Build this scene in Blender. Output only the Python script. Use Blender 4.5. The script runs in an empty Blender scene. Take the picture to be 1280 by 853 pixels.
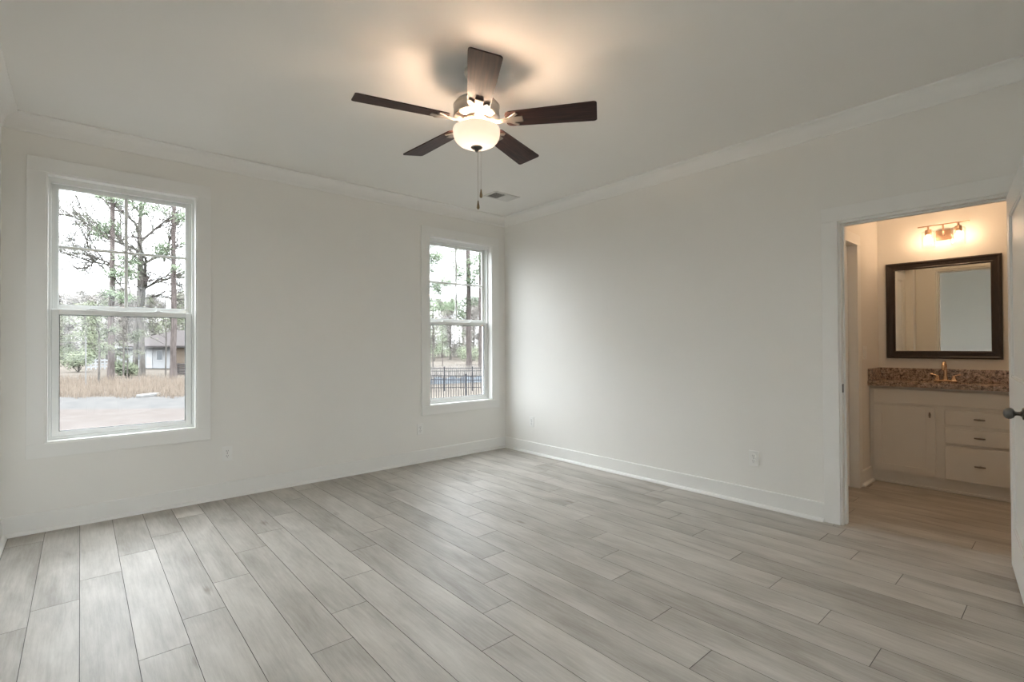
import bpy, bmesh, math, random
from mathutils import Vector, Matrix
PI = math.pi
R = math.radians
SC = bpy.context.scene
COL = SC.collection

# ------------------------------------------------------------------ camera
CAM = Vector((-3.8441, -4.5357, 1.2139))
YAW, PITCH, ROLL, FPX = .7171, .0091, -.0052, 619.0
fw = Vector((math.sin(YAW) * math.cos(PITCH), math.cos(YAW) * math.cos(PITCH), math.sin(PITCH)))
rt0 = Vector((math.cos(YAW), -math.sin(YAW), 0))
up0 = rt0.cross(fw)
rt = rt0 * math.cos(ROLL) + up0 * math.sin(ROLL)
up = -rt0 * math.sin(ROLL) + up0 * math.cos(ROLL)
cd = bpy.data.cameras.new('camera')
cam = bpy.data.objects.new('camera', cd)
COL.objects.link(cam)
cam.matrix_world = Matrix(((rt.x, up.x, -fw.x, CAM.x), (rt.y, up.y, -fw.y, CAM.y), (rt.z, up.z, -fw.z, CAM.z), (0, 0, 0, 1)))
cd.sensor_width = 36
cd.lens = FPX * 36 / 1280
cd.clip_start = .02
cd.clip_end = 600
SC.camera = cam

# ------------------------------------------------------------------ light, exposure
SC.view_settings.view_transform = 'Standard'
SC.view_settings.look = 'None'
SC.view_settings.gamma = 1
SC.view_settings.use_curve_mapping = False
SC.view_settings.exposure = 4.98
SKY = 1.0
FAN_W = .26
FAN_BOWL = .040
VAN_W = .33
BATH_FILL_W = .22  # strength of the added bathroom fill light
WARM = (1.0, .66, .40)
FANCOL = (1.0, .74, .53)
w = bpy.data.worlds.new('overcast')
SC.world = w
w.use_nodes = True
nt = w.node_tree
nt.nodes.clear()
wo = nt.nodes.new('ShaderNodeOutputWorld')
bg = nt.nodes.new('ShaderNodeBackground')
tc = nt.nodes.new('ShaderNodeTexCoord')
sx = nt.nodes.new('ShaderNodeSeparateXYZ')
cr = nt.nodes.new('ShaderNodeValToRGB')
nt.links.new(tc.outputs['Generated'], sx.inputs[0])
nt.links.new(sx.outputs['Z'], cr.inputs[0])
e = cr.color_ramp.elements
e[0].position = 0; e[0].color = (.218, .225, .238, 1)
e[1].position = 1; e[1].color = (.98, 1.03, 1.11, 1)
m_ = cr.color_ramp.elements.new(.33); m_.color = (.355, .368, .388, 1)
m_ = cr.color_ramp.elements.new(.55); m_.color = (.69, .72, .77, 1)
nt.links.new(cr.outputs[0], bg.inputs[0])
bg.inputs[1].default_value = SKY
nt.links.new(bg.outputs[0], wo.inputs[0])

SC.cycles.max_bounces = 14
SC.cycles.diffuse_bounces = 9
SC.cycles.glossy_bounces = 5
SC.cycles.transparent_max_bounces = 24
SC.cycles.transmission_bounces = 8
SC.cycles.use_denoising = True
SC.cycles.caustics_reflective = False
SC.cycles.caustics_refractive = False
SC.cycles.sample_clamp_indirect = 3.0

# ------------------------------------------------------------------ materials
def newmat(name):
    m = bpy.data.materials.new(name)
    m.use_nodes = True
    n = m.node_tree
    return m, n, n.nodes['Principled BSDF']

def mat(name, col, rough=.5, metal=0., noise=0., scale=8., bump=0., bscale=60., spec=.5, emit=None, es=0., col2=None, stretch=(1, 1, 1)):
    m, n, b = newmat(name)
    b.inputs['Base Color'].default_value = (*col, 1)
    b.inputs['Roughness'].default_value = rough
    b.inputs['Metallic'].default_value = metal
    b.inputs['Specular IOR Level'].default_value = spec
    t = n.nodes.new('ShaderNodeTexCoord')
    mp = n.nodes.new('ShaderNodeMapping'); mp.inputs['Scale'].default_value = stretch
    n.links.new(t.outputs['Object'], mp.inputs[0])
    if noise or col2:
        nz = n.nodes.new('ShaderNodeTexNoise'); nz.inputs['Scale'].default_value = scale; nz.inputs['Detail'].default_value = 6
        n.links.new(mp.outputs[0], nz.inputs['Vector'])
        r = n.nodes.new('ShaderNodeValToRGB')
        c2 = col2 or tuple(c * (1 - noise) for c in col)
        r.color_ramp.elements[0].position = .35; r.color_ramp.elements[0].color = (*c2, 1)
        r.color_ramp.elements[1].position = .65; r.color_ramp.elements[1].color = (*col, 1)
        n.links.new(nz.outputs[0], r.inputs[0]); n.links.new(r.outputs[0], b.inputs['Base Color'])
    if bump:
        nb = n.nodes.new('ShaderNodeTexNoise'); nb.inputs['Scale'].default_value = bscale; nb.inputs['Detail'].default_value = 3
        n.links.new(mp.outputs[0], nb.inputs['Vector'])
        bu = n.nodes.new('ShaderNodeBump'); bu.inputs['Strength'].default_value = bump; bu.inputs['Distance'].default_value = .002
        n.links.new(nb.outputs[0], bu.inputs['Height']); n.links.new(bu.outputs[0], b.inputs['Normal'])
    if emit:
        b.inputs['Emission Color'].default_value = (*emit, 1); b.inputs['Emission Strength'].default_value = es
    return m

M = {}
M['wall'] = mat('wall_paint', (.81, .797, .762), .75, bump=.12, bscale=220, noise=.012, scale=3, spec=.25)
M['ceil'] = mat('ceiling_paint', (.81, .797, .765), .85, bump=.1, bscale=180, noise=.01, scale=3, spec=.2)
M['trim'] = mat('trim_paint', (.82, .815, .79), .42, noise=.01, scale=5, spec=.4)
M['bathwall'] = mat('bath_wall_paint', (.78, .76, .72), .7, bump=.12, bscale=220, noise=.012, scale=3, spec=.25)
M['vinyl'] = mat('white_vinyl', (.80, .81, .79), .4, noise=.01, scale=6)
M['plate'] = mat('outlet_plastic', (.82, .815, .79), .35, noise=.01, scale=30)
M['slot'] = mat('slot_shadow_plastic', (.08, .08, .08), .6, noise=.1, scale=40)
M['nickel'] = mat('brushed_nickel', (.56, .52, .47), .3, 1, noise=.08, scale=60, stretch=(1, 1, 12))
M['iron_arm'] = mat('satin_nickel_bracket', (.30, .27, .235), .5, .8, noise=.06, scale=50)
M['darknickel'] = mat('satin_nickel_knob', (.15, .145, .135), .34, 1, noise=.08, scale=40)
M['pull'] = mat('bronze_nickel_pull', (.22, .19, .16), .35, .9, noise=.1, scale=60)
M['fob'] = mat('antique_brass_fob', (.30, .22, .12), .4, .7, noise=.15, scale=60)
M['faucet'] = mat('champagne_faucet_metal', (.72, .50, .33), .22, 1, noise=.05, scale=40)
M['lampmetal'] = mat('brushed_bronze_lamp_metal', (.50, .33, .23), .35, .9, noise=.08, scale=50)
M['mframe'] = mat('espresso_mirror_frame', (.030, .018, .012), .38, noise=.4, scale=18, stretch=(1, 6, 1))
M['cab'] = mat('painted_cabinet_white', (.74, .715, .67), .45, noise=.015, scale=6)
M['vent'] = mat('vent_enamel', (.66, .65, .62), .5, noise=.02, scale=20)
M['ventdark'] = mat('vent_duct_dark', (.09, .09, .085), .8, noise=.2, scale=20)
M['dark'] = mat('dark_gasket', (.05, .05, .05), .6, noise=.2, scale=30)
M['porcelain'] = mat('white_porcelain', (.75, .73, .70), .12, noise=.01, scale=8)

def wood_blade():
    m, n, b = newmat('walnut_blade_laminate')
    t = n.nodes.new('ShaderNodeTexCoord'); mp = n.nodes.new('ShaderNodeMapping'); mp.inputs['Scale'].default_value = (2.2, 38, 8)
    nz = n.nodes.new('ShaderNodeTexNoise'); nz.inputs['Scale'].default_value = 2.2; nz.inputs['Detail'].default_value = 8
    r = n.nodes.new('ShaderNodeValToRGB')
    r.color_ramp.elements[0].position = .3; r.color_ramp.elements[0].color = (.016, .008, .007, 1)
    r.color_ramp.elements[1].position = .72; r.color_ramp.elements[1].color = (.065, .030, .024, 1)
    n.links.new(t.outputs['Object'], mp.inputs[0]); n.links.new(mp.outputs[0], nz.inputs['Vector'])
    n.links.new(nz.outputs[0], r.inputs[0]); n.links.new(r.outputs[0], b.inputs['Base Color'])
    b.inputs['Roughness'].default_value = .5
    b.inputs['Specular IOR Level'].default_value = .22
    return m
M['blade'] = wood_blade()

def granite():
    m, n, b = newmat('speckled_granite')
    t = n.nodes.new('ShaderNodeTexCoord')
    v = n.nodes.new('ShaderNodeTexVoronoi'); v.inputs['Scale'].default_value = 95
    nz = n.nodes.new('ShaderNodeTexNoise'); nz.inputs['Scale'].default_value = 42; nz.inputs['Detail'].default_value = 7; nz.inputs['Roughness'].default_value = .75
    r = n.nodes.new('ShaderNodeValToRGB')
    cs = [(.0, (.035, .025, .022)), (.40, (.07, .05, .042)), (.47, (.25, .18, .14)), (.55, (.42, .32, .25)), (.66, (.52, .44, .36)), (.78, (.20, .17, .15))]
    r.color_ramp.elements[0].position = cs[0][0]; r.color_ramp.elements[0].color = (*cs[0][1], 1)
    r.color_ramp.elements[1].position = cs[1][0]; r.color_ramp.elements[1].color = (*cs[1][1], 1)
    for p, c in cs[2:]:
        x = r.color_ramp.elements.new(p); x.color = (*c, 1)
    vr = n.nodes.new('ShaderNodeMapRange'); vr.inputs[1].default_value = .1; vr.inputs[2].default_value = .7; vr.inputs[3].default_value = .45; vr.inputs[4].default_value = 1.35; vr.clamp = True
    mx = n.nodes.new('ShaderNodeMix'); mx.data_type = 'RGBA'; mx.blend_type = 'MULTIPLY'; mx.inputs[0].default_value = .8
    n.links.new(t.outputs['Object'], v.inputs['Vector']); n.links.new(t.outputs['Object'], nz.inputs['Vector'])
    n.links.new(nz.outputs[0], r.inputs[0]); n.links.new(r.outputs[0], mx.inputs[6]); n.links.new(v.outputs['Distance'], vr.inputs[0]); n.links.new(vr.outputs[0], mx.inputs[7])
    n.links.new(mx.outputs[2], b.inputs['Base Color'])
    b.inputs['Roughness'].default_value = .16
    return m
M['granite'] = granite()

def glass_pane(name, tint, refl=1.0):
    m = bpy.data.materials.new(name); m.use_nodes = True; n = m.node_tree; n.nodes.clear()
    o = n.nodes.new('ShaderNodeOutputMaterial'); mx = n.nodes.new('ShaderNodeMixShader')
    tr = n.nodes.new('ShaderNodeBsdfTransparent'); tr.inputs[0].default_value = (*tint, 1)
    g = n.nodes.new('ShaderNodeBsdfGlossy'); g.inputs['Roughness'].default_value = .02
    lw = n.nodes.new('ShaderNodeFresnel'); lw.inputs[0].default_value = 1.35
    ml = n.nodes.new('ShaderNodeMath'); ml.operation = 'MULTIPLY'; ml.inputs[1].default_value = refl
    n.links.new(lw.outputs[0], ml.inputs[0]); n.links.new(ml.outputs[0], mx.inputs[0])
    n.links.new(tr.outputs[0], mx.inputs[1]); n.links.new(g.outputs[0], mx.inputs[2]); n.links.new(mx.outputs[0], o.inputs[0])
    return m
M['glass'] = glass_pane('window_glass', (.97, .985, .98), .6)
M['shadeglass'] = glass_pane('clear_lamp_shade_glass', (.985, .98, .97), .35)

def mirror():
    m, n, b = newmat('silvered_mirror')
    b.inputs['Base Color'].default_value = (.86, .88, .86, 1); b.inputs['Metallic'].default_value = 1; b.inputs['Roughness'].default_value = .01
    return m
M['mirror'] = mirror()

def bowl_glass():
    m = bpy.data.materials.new('lit_alabaster_glass'); m.use_nodes = True; n = m.node_tree; n.nodes.clear()
    o = n.nodes.new('ShaderNodeOutputMaterial'); ad = n.nodes.new('ShaderNodeAddShader')
    p = n.nodes.new('ShaderNodeBsdfPrincipled'); p.inputs['Base Color'].default_value = (.85, .74, .66, 1); p.inputs['Roughness'].default_value = .25
    em = n.nodes.new('ShaderNodeEmission')
    t = n.nodes.new('ShaderNodeTexCoord'); sp = n.nodes.new('ShaderNodeSeparateXYZ')
    nz = n.nodes.new('ShaderNodeTexNoise'); nz.inputs['Scale'].default_value = 6; nz.inputs['Detail'].default_value = 3
    r = n.nodes.new('ShaderNodeValToRGB')
    r.color_ramp.elements[0].position = .3; r.color_ramp.elements[0].color = (1, .64, .43, 1)
    r.color_ramp.elements[1].position = .75; r.color_ramp.elements[1].color = (1, .76, .58, 1)
    n.links.new(t.outputs['Object'], nz.inputs['Vector']); n.links.new(nz.outputs[0], r.inputs[0]); n.links.new(r.outputs[0], em.inputs[0])
    # the glass glows most round the bulbs, above the middle of the bowl
    ln = n.nodes.new('ShaderNodeVectorMath'); ln.operation = 'LENGTH'
    mm = n.nodes.new('ShaderNodeVectorMath'); mm.operation = 'MULTIPLY'; mm.inputs[1].default_value = (1, 1, 0)
    n.links.new(t.outputs['Object'], mm.inputs[0]); n.links.new(mm.outputs[0], ln.inputs[0])
    mr = n.nodes.new('ShaderNodeMapRange'); mr.inputs[1].default_value = .0; mr.inputs[2].default_value = .128; mr.inputs[3].default_value = FAN_BOWL * 1.9; mr.inputs[4].default_value = FAN_BOWL * .74
    n.links.new(ln.outputs['Value'], mr.inputs[0]); n.links.new(mr.outputs[0], em.inputs[1])
    n.links.new(p.outputs[0], ad.inputs[0]); n.links.new(em.outputs[0], ad.inputs[1]); n.links.new(ad.outputs[0], o.inputs[0])
    return m
M['bowl'] = bowl_glass()
M['fillglow'] = mat('fill_fixture_glass', (.9, .85, .8), .3, noise=.01, emit=(1, .68, .42), es=.1)  # glowing glass of the added bathroom fill light
M['bulb'] = mat('lit_bulb_glass', (.9, .85, .8), .3, noise=.01, emit=(1, .72, .48), es=.7)

def floor_mat():
    m, n, b = newmat('grey_oak_plank')
    at = n.nodes.new('ShaderNodeAttribute'); at.attribute_name = 'plank'      # r = tone, g = seed, b = seed 2
    sp = n.nodes.new('ShaderNodeSeparateColor'); n.links.new(at.outputs['Color'], sp.inputs[0])
    t = n.nodes.new('ShaderNodeTexCoord')
    cmb = n.nodes.new('ShaderNodeCombineXYZ')
    s1 = n.nodes.new('ShaderNodeMath'); s1.operation = 'MULTIPLY'; s1.inputs[1].default_value = 37.0; n.links.new(sp.outputs[1], s1.inputs[0])
    s2 = n.nodes.new('ShaderNodeMath'); s2.operation = 'MULTIPLY'; s2.inputs[1].default_value = 53.0; n.links.new(sp.outputs[2], s2.inputs[0])
    n.links.new(s1.outputs[0], cmb.inputs[0]); n.links.new(s2.outputs[0], cmb.inputs[1]); n.links.new(s1.outputs[0], cmb.inputs[2])
    ad = n.nodes.new('ShaderNodeVectorMath'); ad.operation = 'ADD'
    n.links.new(t.outputs['Object'], ad.inputs[0]); n.links.new(cmb.outputs[0], ad.inputs[1])
    def noise(scale, sc3, detail, rough=.6, dist=0):
        mp = n.nodes.new('ShaderNodeMapping'); mp.inputs['Scale'].default_value = sc3
        nz = n.nodes.new('ShaderNodeTexNoise'); nz.inputs['Scale'].default_value = scale; nz.inputs['Detail'].default_value = detail
        nz.inputs['Roughness'].default_value = rough; nz.inputs['Distortion'].default_value = dist
        n.links.new(ad.outputs[0], mp.inputs[0]); n.links.new(mp.outputs[0], nz.inputs['Vector'])
        return nz.outputs[0]
    big = noise(2.6, (2.6, .75, 1), 3, .55, .4)      # soft darker clouds along the grain
    grain = noise(9, (9, .55, 1), 7, .65, .3)         # streaks
    fine = noise(40, (9, .8, 1), 4, .6)
    r = n.nodes.new('ShaderNodeValToRGB')
    r.color_ramp.elements[0].position = .30; r.color_ramp.elements[0].color = (.305, .281, .246, 1)
    r.color_ramp.elements[1].position = .62; r.color_ramp.elements[1].color = (.565, .535, .488, 1)
    def mathn(op, a, bb):
        k = n.nodes.new('ShaderNodeMath'); k.operation = op
        for i, x in enumerate((a, bb)):
            if isinstance(x, (int, float)): k.inputs[i].default_value = x
            else: n.links.new(x, k.inputs[i])
        return k.outputs[0]
    v = mathn('ADD', mathn('MULTIPLY', big, .50), mathn('MULTIPLY', grain, .32))
    v = mathn('ADD', v, mathn('MULTIPLY', fine, .10))
    v = mathn('ADD', v, mathn('MULTIPLY', mathn('SUBTRACT', sp.outputs[0], .5), .13))
    n.links.new(v, r.inputs[0])
    # occasional knots
    kmp = n.nodes.new('ShaderNodeMapping'); kmp.inputs['Scale'].default_value = (2.6, .95, 1)
    n.links.new(ad.outputs[0], kmp.inputs[0])
    vo = n.nodes.new('ShaderNodeTexVoronoi'); vo.inputs['Scale'].default_value = 1.3; n.links.new(kmp.outputs[0], vo.inputs['Vector'])
    kr = n.nodes.new('ShaderNodeValToRGB'); kr.color_ramp.elements[0].position = .015; kr.color_ramp.elements[0].color = (.62, .58, .54, 1)
    kr.color_ramp.elements[1].position = .085; kr.color_ramp.elements[1].color = (1, 1, 1, 1)
    kd = mathn('ADD', vo.outputs['Distance'], mathn('MULTIPLY', mathn('SUBTRACT', grain, .5), .14))
    n.links.new(kd, kr.inputs[0])
    mx = n.nodes.new('ShaderNodeMix'); mx.data_type = 'RGBA'; mx.blend_type = 'MULTIPLY'; mx.inputs[0].default_value = 1
    n.links.new(r.outputs[0], mx.inputs[6]); n.links.new(kr.outputs[0], mx.inputs[7])
    n.links.new(mx.outputs[2], b.inputs['Base Color'])
    b.inputs['Roughness'].default_value = .40
    rr = mathn('ADD', mathn('MULTIPLY', grain, .14), .40); n.links.new(rr, b.inputs['Roughness'])
    b.inputs['Specular IOR Level'].default_value = .14
    bu = n.nodes.new('ShaderNodeBump'); bu.inputs['Strength'].default_value = .25; bu.inputs['Distance'].default_value = .0008
    n.links.new(grain, bu.inputs['Height']); n.links.new(bu.outputs[0], b.inputs['Normal'])
    return m
M['floor'] = floor_mat()
M['seam'] = mat('plank_seam', (.075, .068, .06), .7, noise=.1, scale=30)
# outdoors
M['drygrass'] = mat('dry_lawn', (.047, .041, .035), .95, spec=0., col2=(.038, .033, .028), scale=.5, noise=.1, bump=.4, bscale=5)
M['road'] = mat('gravel_road', (.041, .039, .037), .95, spec=0., col2=(.033, .032, .031), scale=1.6)
M['dirt'] = mat('graded_sandy_dirt', (.043, .038, .035), .95, spec=0., col2=(.037, .032, .029), scale=2.2)
M['tallgrass'] = mat('tall_straw_grass', (.105, .086, .069), .9, spec=0., col2=(.078, .062, .049), scale=3)
M['bark'] = mat('pine_bark', (.062, .052, .048), .9, spec=0., noise=.45, scale=9, bump=.6, bscale=20, stretch=(1, 1, .25))
M['barklight'] = mat('grey_hardwood_bark', (.066, .060, .054), .9, spec=0., noise=.4, scale=7, stretch=(1, 1, .3))
M['needles'] = mat('pine_needles', (.085, .100, .066), .85, spec=0., col2=(.060, .074, .050), scale=1.5)
M['hedge'] = mat('evergreen_leaves', (.088, .094, .062), .85, spec=0., col2=(.062, .070, .050), scale=1.2)
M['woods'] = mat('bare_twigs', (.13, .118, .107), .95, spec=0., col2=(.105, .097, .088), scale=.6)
M['whitesiding'] = mat('white_siding', (.15, .15, .15), .7, spec=0., noise=.06, scale=2, stretch=(1, 1, 10))
M['whitepost'] = mat('weathered_white_post', (.085, .083, .08), .9, spec=0., noise=.1, scale=6)
M['garage'] = mat('white_garage_door', (.19, .19, .19), .6, spec=0., noise=.04, scale=3)
M['roof'] = mat('grey_brown_shingles', (.034, .030, .029), .9, spec=0., col2=(.028, .025, .024), scale=4, stretch=(1, 1, 4))
M['brownwall'] = mat('tan_brick_wall', (.075, .060, .047), .9, spec=0., noise=.25, scale=12)
M['homeglass'] = mat('dark_house_window', (.05, .055, .06), .15, spec=.5, noise=.2, scale=3)
M['iron'] = mat('black_fence_enamel', (.018, .018, .020), .6, spec=0., noise=.2, scale=10)
M['silt'] = mat('blue_grey_silt_cloth', (.075, .082, .09), .85, spec=0., noise=.35, scale=2)
M['concrete'] = mat('pale_concrete', (.10, .097, .093), .9, spec=0., noise=.1, scale=4)

# ------------------------------------------------------------------ mesh helpers
def box(bm, x0, x1, y0, y1, z0, z1):
    vs = [bm.verts.new((x, y, z)) for x in (min(x0, x1), max(x0, x1)) for y in (min(y0, y1), max(y0, y1)) for z in (min(z0, z1), max(z0, z1))]
    for f in ((0, 1, 3, 2), (4, 6, 7, 5), (0, 4, 5, 1), (2, 3, 7, 6), (0, 2, 6, 4), (1, 5, 7, 3)):
        bm.faces.new([vs[i] for i in f])

def bbox(bm, x0, x1, y0, y1, z0, z1, bev=.003, seg=2):
    b2 = bmesh.new(); box(b2, x0, x1, y0, y1, z0, z1)
    bmesh.ops.bevel(b2, geom=list(b2.edges), offset=bev, segments=seg, profile=.5, affect='EDGES', clamp_overlap=True)
    me = bpy.data.meshes.new('t'); b2.to_mesh(me); b2.free(); bm.from_mesh(me); bpy.data.meshes.remove(me)

def lathe(bm, prof, seg=40, M4=None, cap=True):
    rings = []
    for r, z in prof:
        if r < 1e-6:
            v = bm.verts.new((0, 0, z)); rings.append([v])
        else:
            rings.append([bm.verts.new((r * math.cos(2 * PI * i / seg), r * math.sin(2 * PI * i / seg), z)) for i in range(seg)])
    nv = [v for rg in rings for v in rg]
    for a, b in zip(rings, rings[1:]):
        for i in range(seg):
            j = (i + 1) % seg
            if len(a) == 1 and len(b) == 1: continue
            if len(a) == 1: bm.faces.new((a[0], b[j], b[i]))
            elif len(b) == 1: bm.faces.new((a[i], a[j], b[0]))
            else: bm.faces.new((a[i], a[j], b[j], b[i]))
    if cap:
        for rg in (rings[0], rings[-1]):
            if len(rg) > 1:
                try: bm.faces.new(rg)
                except ValueError: pass
    if M4: bmesh.ops.transform(bm, matrix=M4, verts=nv)

def tube(bm, pts, rad, seg=8, caps=True):
    pts = [Vector(p) for p in pts]
    if not hasattr(rad, '__len__'): rad = [rad] * len(pts)
    rings = []; n0 = None
    for i, p in enumerate(pts):
        d = (pts[min(i + 1, len(pts) - 1)] - pts[max(i - 1, 0)]).normalized()
        if n0 is None: n0 = d.orthogonal().normalized()
        n0 = (n0 - d * n0.dot(d))
        n0 = n0.normalized() if n0.length > 1e-6 else d.orthogonal().normalized()
        b0 = d.cross(n0)
        rings.append([bm.verts.new(p + (n0 * math.cos(2 * PI * k / seg) + b0 * math.sin(2 * PI * k / seg)) * rad[i]) for k in range(seg)])
    for a, b in zip(rings, rings[1:]):
        for k in range(seg):
            bm.faces.new((a[k], a[(k + 1) % seg], b[(k + 1) % seg], b[k]))
    if caps:
        bm.faces.new(rings[0][::-1]); bm.faces.new(rings[-1])

def sweep(bm, prof, path):
    """prof: closed loop of (out, up); path: list of (point, out vector scaled for the mitre)."""
    rings = []
    for p, o in path:
        rings.append([bm.verts.new(Vector(p) + Vector(o) * a + Vector((0, 0, 1)) * b) for a, b in prof])
    n = len(prof)
    for a, b in zip(rings, rings[1:]):
        for k in range(n): bm.faces.new((a[k], a[(k + 1) % n], b[(k + 1) % n], b[k]))
    bm.faces.new(rings[0][::-1]); bm.faces.new(rings[-1])

def obj(name, bm, m, parent=None, loc=(0, 0, 0), rot=None, smooth=False):
    bmesh.ops.recalc_face_normals(bm, faces=bm.faces)
    me = bpy.data.meshes.new(name); bm.to_mesh(me); bm.free()
    me.materials.append(m)
    if smooth:
        me.polygons.foreach_set('use_smooth', [True] * len(me.polygons))
        try: me.set_sharp_from_angle(angle=R(38))
        except Exception: pass
    o = bpy.data.objects.new(name, me); COL.objects.link(o)
    o.location = loc
    if rot: o.rotation_euler = rot
    if parent: o.parent = parent
    return o

def tag(o, label, cat, group=None, kind=None):
    if label: o['label'] = label
    if cat: o['category'] = cat
    if group: o['group'] = group
    if kind: o['kind'] = kind
    return o

def empty(name, loc=(0, 0, 0), rot=(0, 0, 0)):
    o = bpy.data.objects.new(name, None); COL.objects.link(o)
    o.location = loc; o.rotation_euler = rot; o.empty_display_size = .1
    return o

def struct(o, label=None):
    o['kind'] = 'structure'
    if label: o['label'] = label
    return o

BM = bmesh.new
# ------------------------------------------------------------------ room shell
CZ = 2.743
WX = -4.228      # left wall
SY = -6.3        # wall behind the camera
BX = 1.79        # far wall of the bathroom
BN = -3.295      # bathroom side wall
BS = -5.45       # bathroom's other side wall
WT = .115        # wall between bedroom and bathroom
OW1 = (-4.0186, -3.1572); OW2 = (-1.0617, -.1997); OZ = (.5776, 2.3897)
DJ0, DJ1, DH = -3.485, -4.292, 2.022     # doorway

def wall_with_holes(name, axis, c0, c1, u0, u1, holes, m, z0=0., z1=CZ + .12):
    """axis 'y': slab between y=c0..c1 running along x from u0 to u1."""
    us = sorted({u0, u1, *[h[0] for h in holes], *[h[1] for h in holes]})
    zs = sorted({z0, z1, *[h[2] for h in holes], *[h[3] for h in holes]})
    bm = BM()
    for a, b in zip(us, us[1:]):
        run = None
        for c, d in zip(zs, zs[1:]):
            mu, mz = (a + b) / 2, (c + d) / 2
            if any(h[0] < mu < h[1] and h[2] < mz < h[3] for h in holes): continue
            if axis == 'y': box(bm, a, b, c0, c1, c, d)
            else: box(bm, c0, c1, a, b, c, d)
    bmesh.ops.remove_doubles(bm, verts=bm.verts, dist=1e-5)
    # drop the faces shared between neighbouring boxes
    seen = {}
    for f in bm.faces:
        k = tuple(round(x, 4) for x in f.calc_center_median())
        seen.setdefault(k, []).append(f)
    bmesh.ops.delete(bm, geom=[f for v in seen.values() if len(v) > 1 for f in v], context='FACES')
    return struct(obj(name, bm, m))

wall_with_holes('wall_north', 'y', 0, .16, WX - .15, WT, [(*OW1, *OZ), (*OW2, *OZ)], M['wall'])
wall_with_holes('wall_east', 'x', 0, WT, SY, 0, [(DJ1 - .012, DJ0 + .012, -1, DH + .012)], M['wall'])
bm = BM(); box(bm, WX - .15, WX, SY - .15, 0, 0, CZ + .12); struct(obj('wall_west', bm, M['wall']))
GD = (-4.12, -2.85, .02, 2.36)     # unseen glazed opening added behind the camera to brighten the room
wall_with_holes('wall_south', 'y', SY - .16, SY, WX, BX, [GD], M['wall'])
LD0, LD1, LDH = .36, 1.085, 2.045       # linen closet doorway in the bathroom's side wall
wall_with_holes('wall_bathroom_north', 'y', BN, BN + .115, WT, BX, [(LD0 - .012, LD1 + .012, -1, LDH + .012)], M['bathwall'])
bm = BM(); box(bm, BX, BX + .12, SY - .15, BN + 1.0, 0, CZ + .12); struct(obj('wall_bathroom_east', bm, M['bathwall']))
bm = BM(); box(bm, WT, BX, BS - .12, BS, 0, CZ + .12); struct(obj('wall_bathroom_south', bm, M['bathwall']))
# closet behind the linen door
bm = BM(); box(bm, WT, BX, BN + .75, BN + .87, 0, CZ + .12); struct(obj('wall_closet_north', bm, M['bathwall']))
bm = BM(); box(bm, WX - .15, BX + .12, SY - .15, .16, CZ, CZ + .12); struct(obj('ceiling', bm, M['ceil']))

# floor: planks laid along Y, real seams
def build_floor():
    bm = BM()
    lay = bm.loops.layers.float_color.new('plank')
    rnd = random.Random(11)
    Wp, L = .172, 1.272
    y_butt = {-1: -1.517, 0: -1.35, 1: -1.105, 2: -.858, 3: -1.9, 4: -1.598, 5: -1.26, 6: -1.02, 7: -2.001, 8: -1.69, 9: -2.746, 10: -2.526,
              11: -2.29, 12: -2.012, 13: -2.939, 14: -2.731, 15: -2.506, 16: -3.507, 17: -3.23, 18: -2.908, 19: -2.64, 20: -3.675, 21: -3.464, 24: -4.104}
    x00 = -3.93 - Wp / 2
    k = -2
    X1, Y0, Y1 = BX + .02, SY - .02, .02
    g = .0011
    while x00 + k * Wp < X1:
        xa, xb = x00 + k * Wp, x00 + (k + 1) * Wp
        yb = y_butt.get(k, -rnd.uniform(0, L))
        while yb < Y1: yb += L
        y = yb
        while y > Y0:
            ya, yc = y - L, y
            a, c = max(ya, Y0), min(yc, Y1)
            tone = rnd.random(); s1 = rnd.random(); s2 = rnd.random()
            x0c, x1c = max(xa, WX - .02), min(xb, X1)
            y -= L
            if c - a < .01 or x1c - x0c < .01: continue
            p = [(x0c + g, a + g), (x1c - g, a + g), (x1c - g, c - g), (x0c + g, c - g)]
            q = [(x0c, a), (x1c, a), (x1c, c), (x0c, c)]
            top = [bm.verts.new((px, py, 0)) for px, py in p]
            low = [bm.verts.new((px, py, -.0022)) for px, py in q]
            fs = [bm.faces.new(top)]
            for i in range(4):
                f = bm.faces.new((low[i], low[(i + 1) % 4], top[(i + 1) % 4], top[i])); f.material_index = 1; fs.append(f)
            for f in fs:
                for lp in f.loops: lp[lay] = (tone, s1, s2, 1)
        k += 1
    box(bm, WX - .15, BX + .12, SY - .15, .16, -.2, -.0023)
    me = bpy.data.meshes.new('floor'); bm.to_mesh(me); bm.free()
    me.materials.append(M['floor']); me.materials.append(M['seam'])
    o = bpy.data.objects.new('floor', me); COL.objects.link(o)
    return struct(o)
build_floor()

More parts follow.
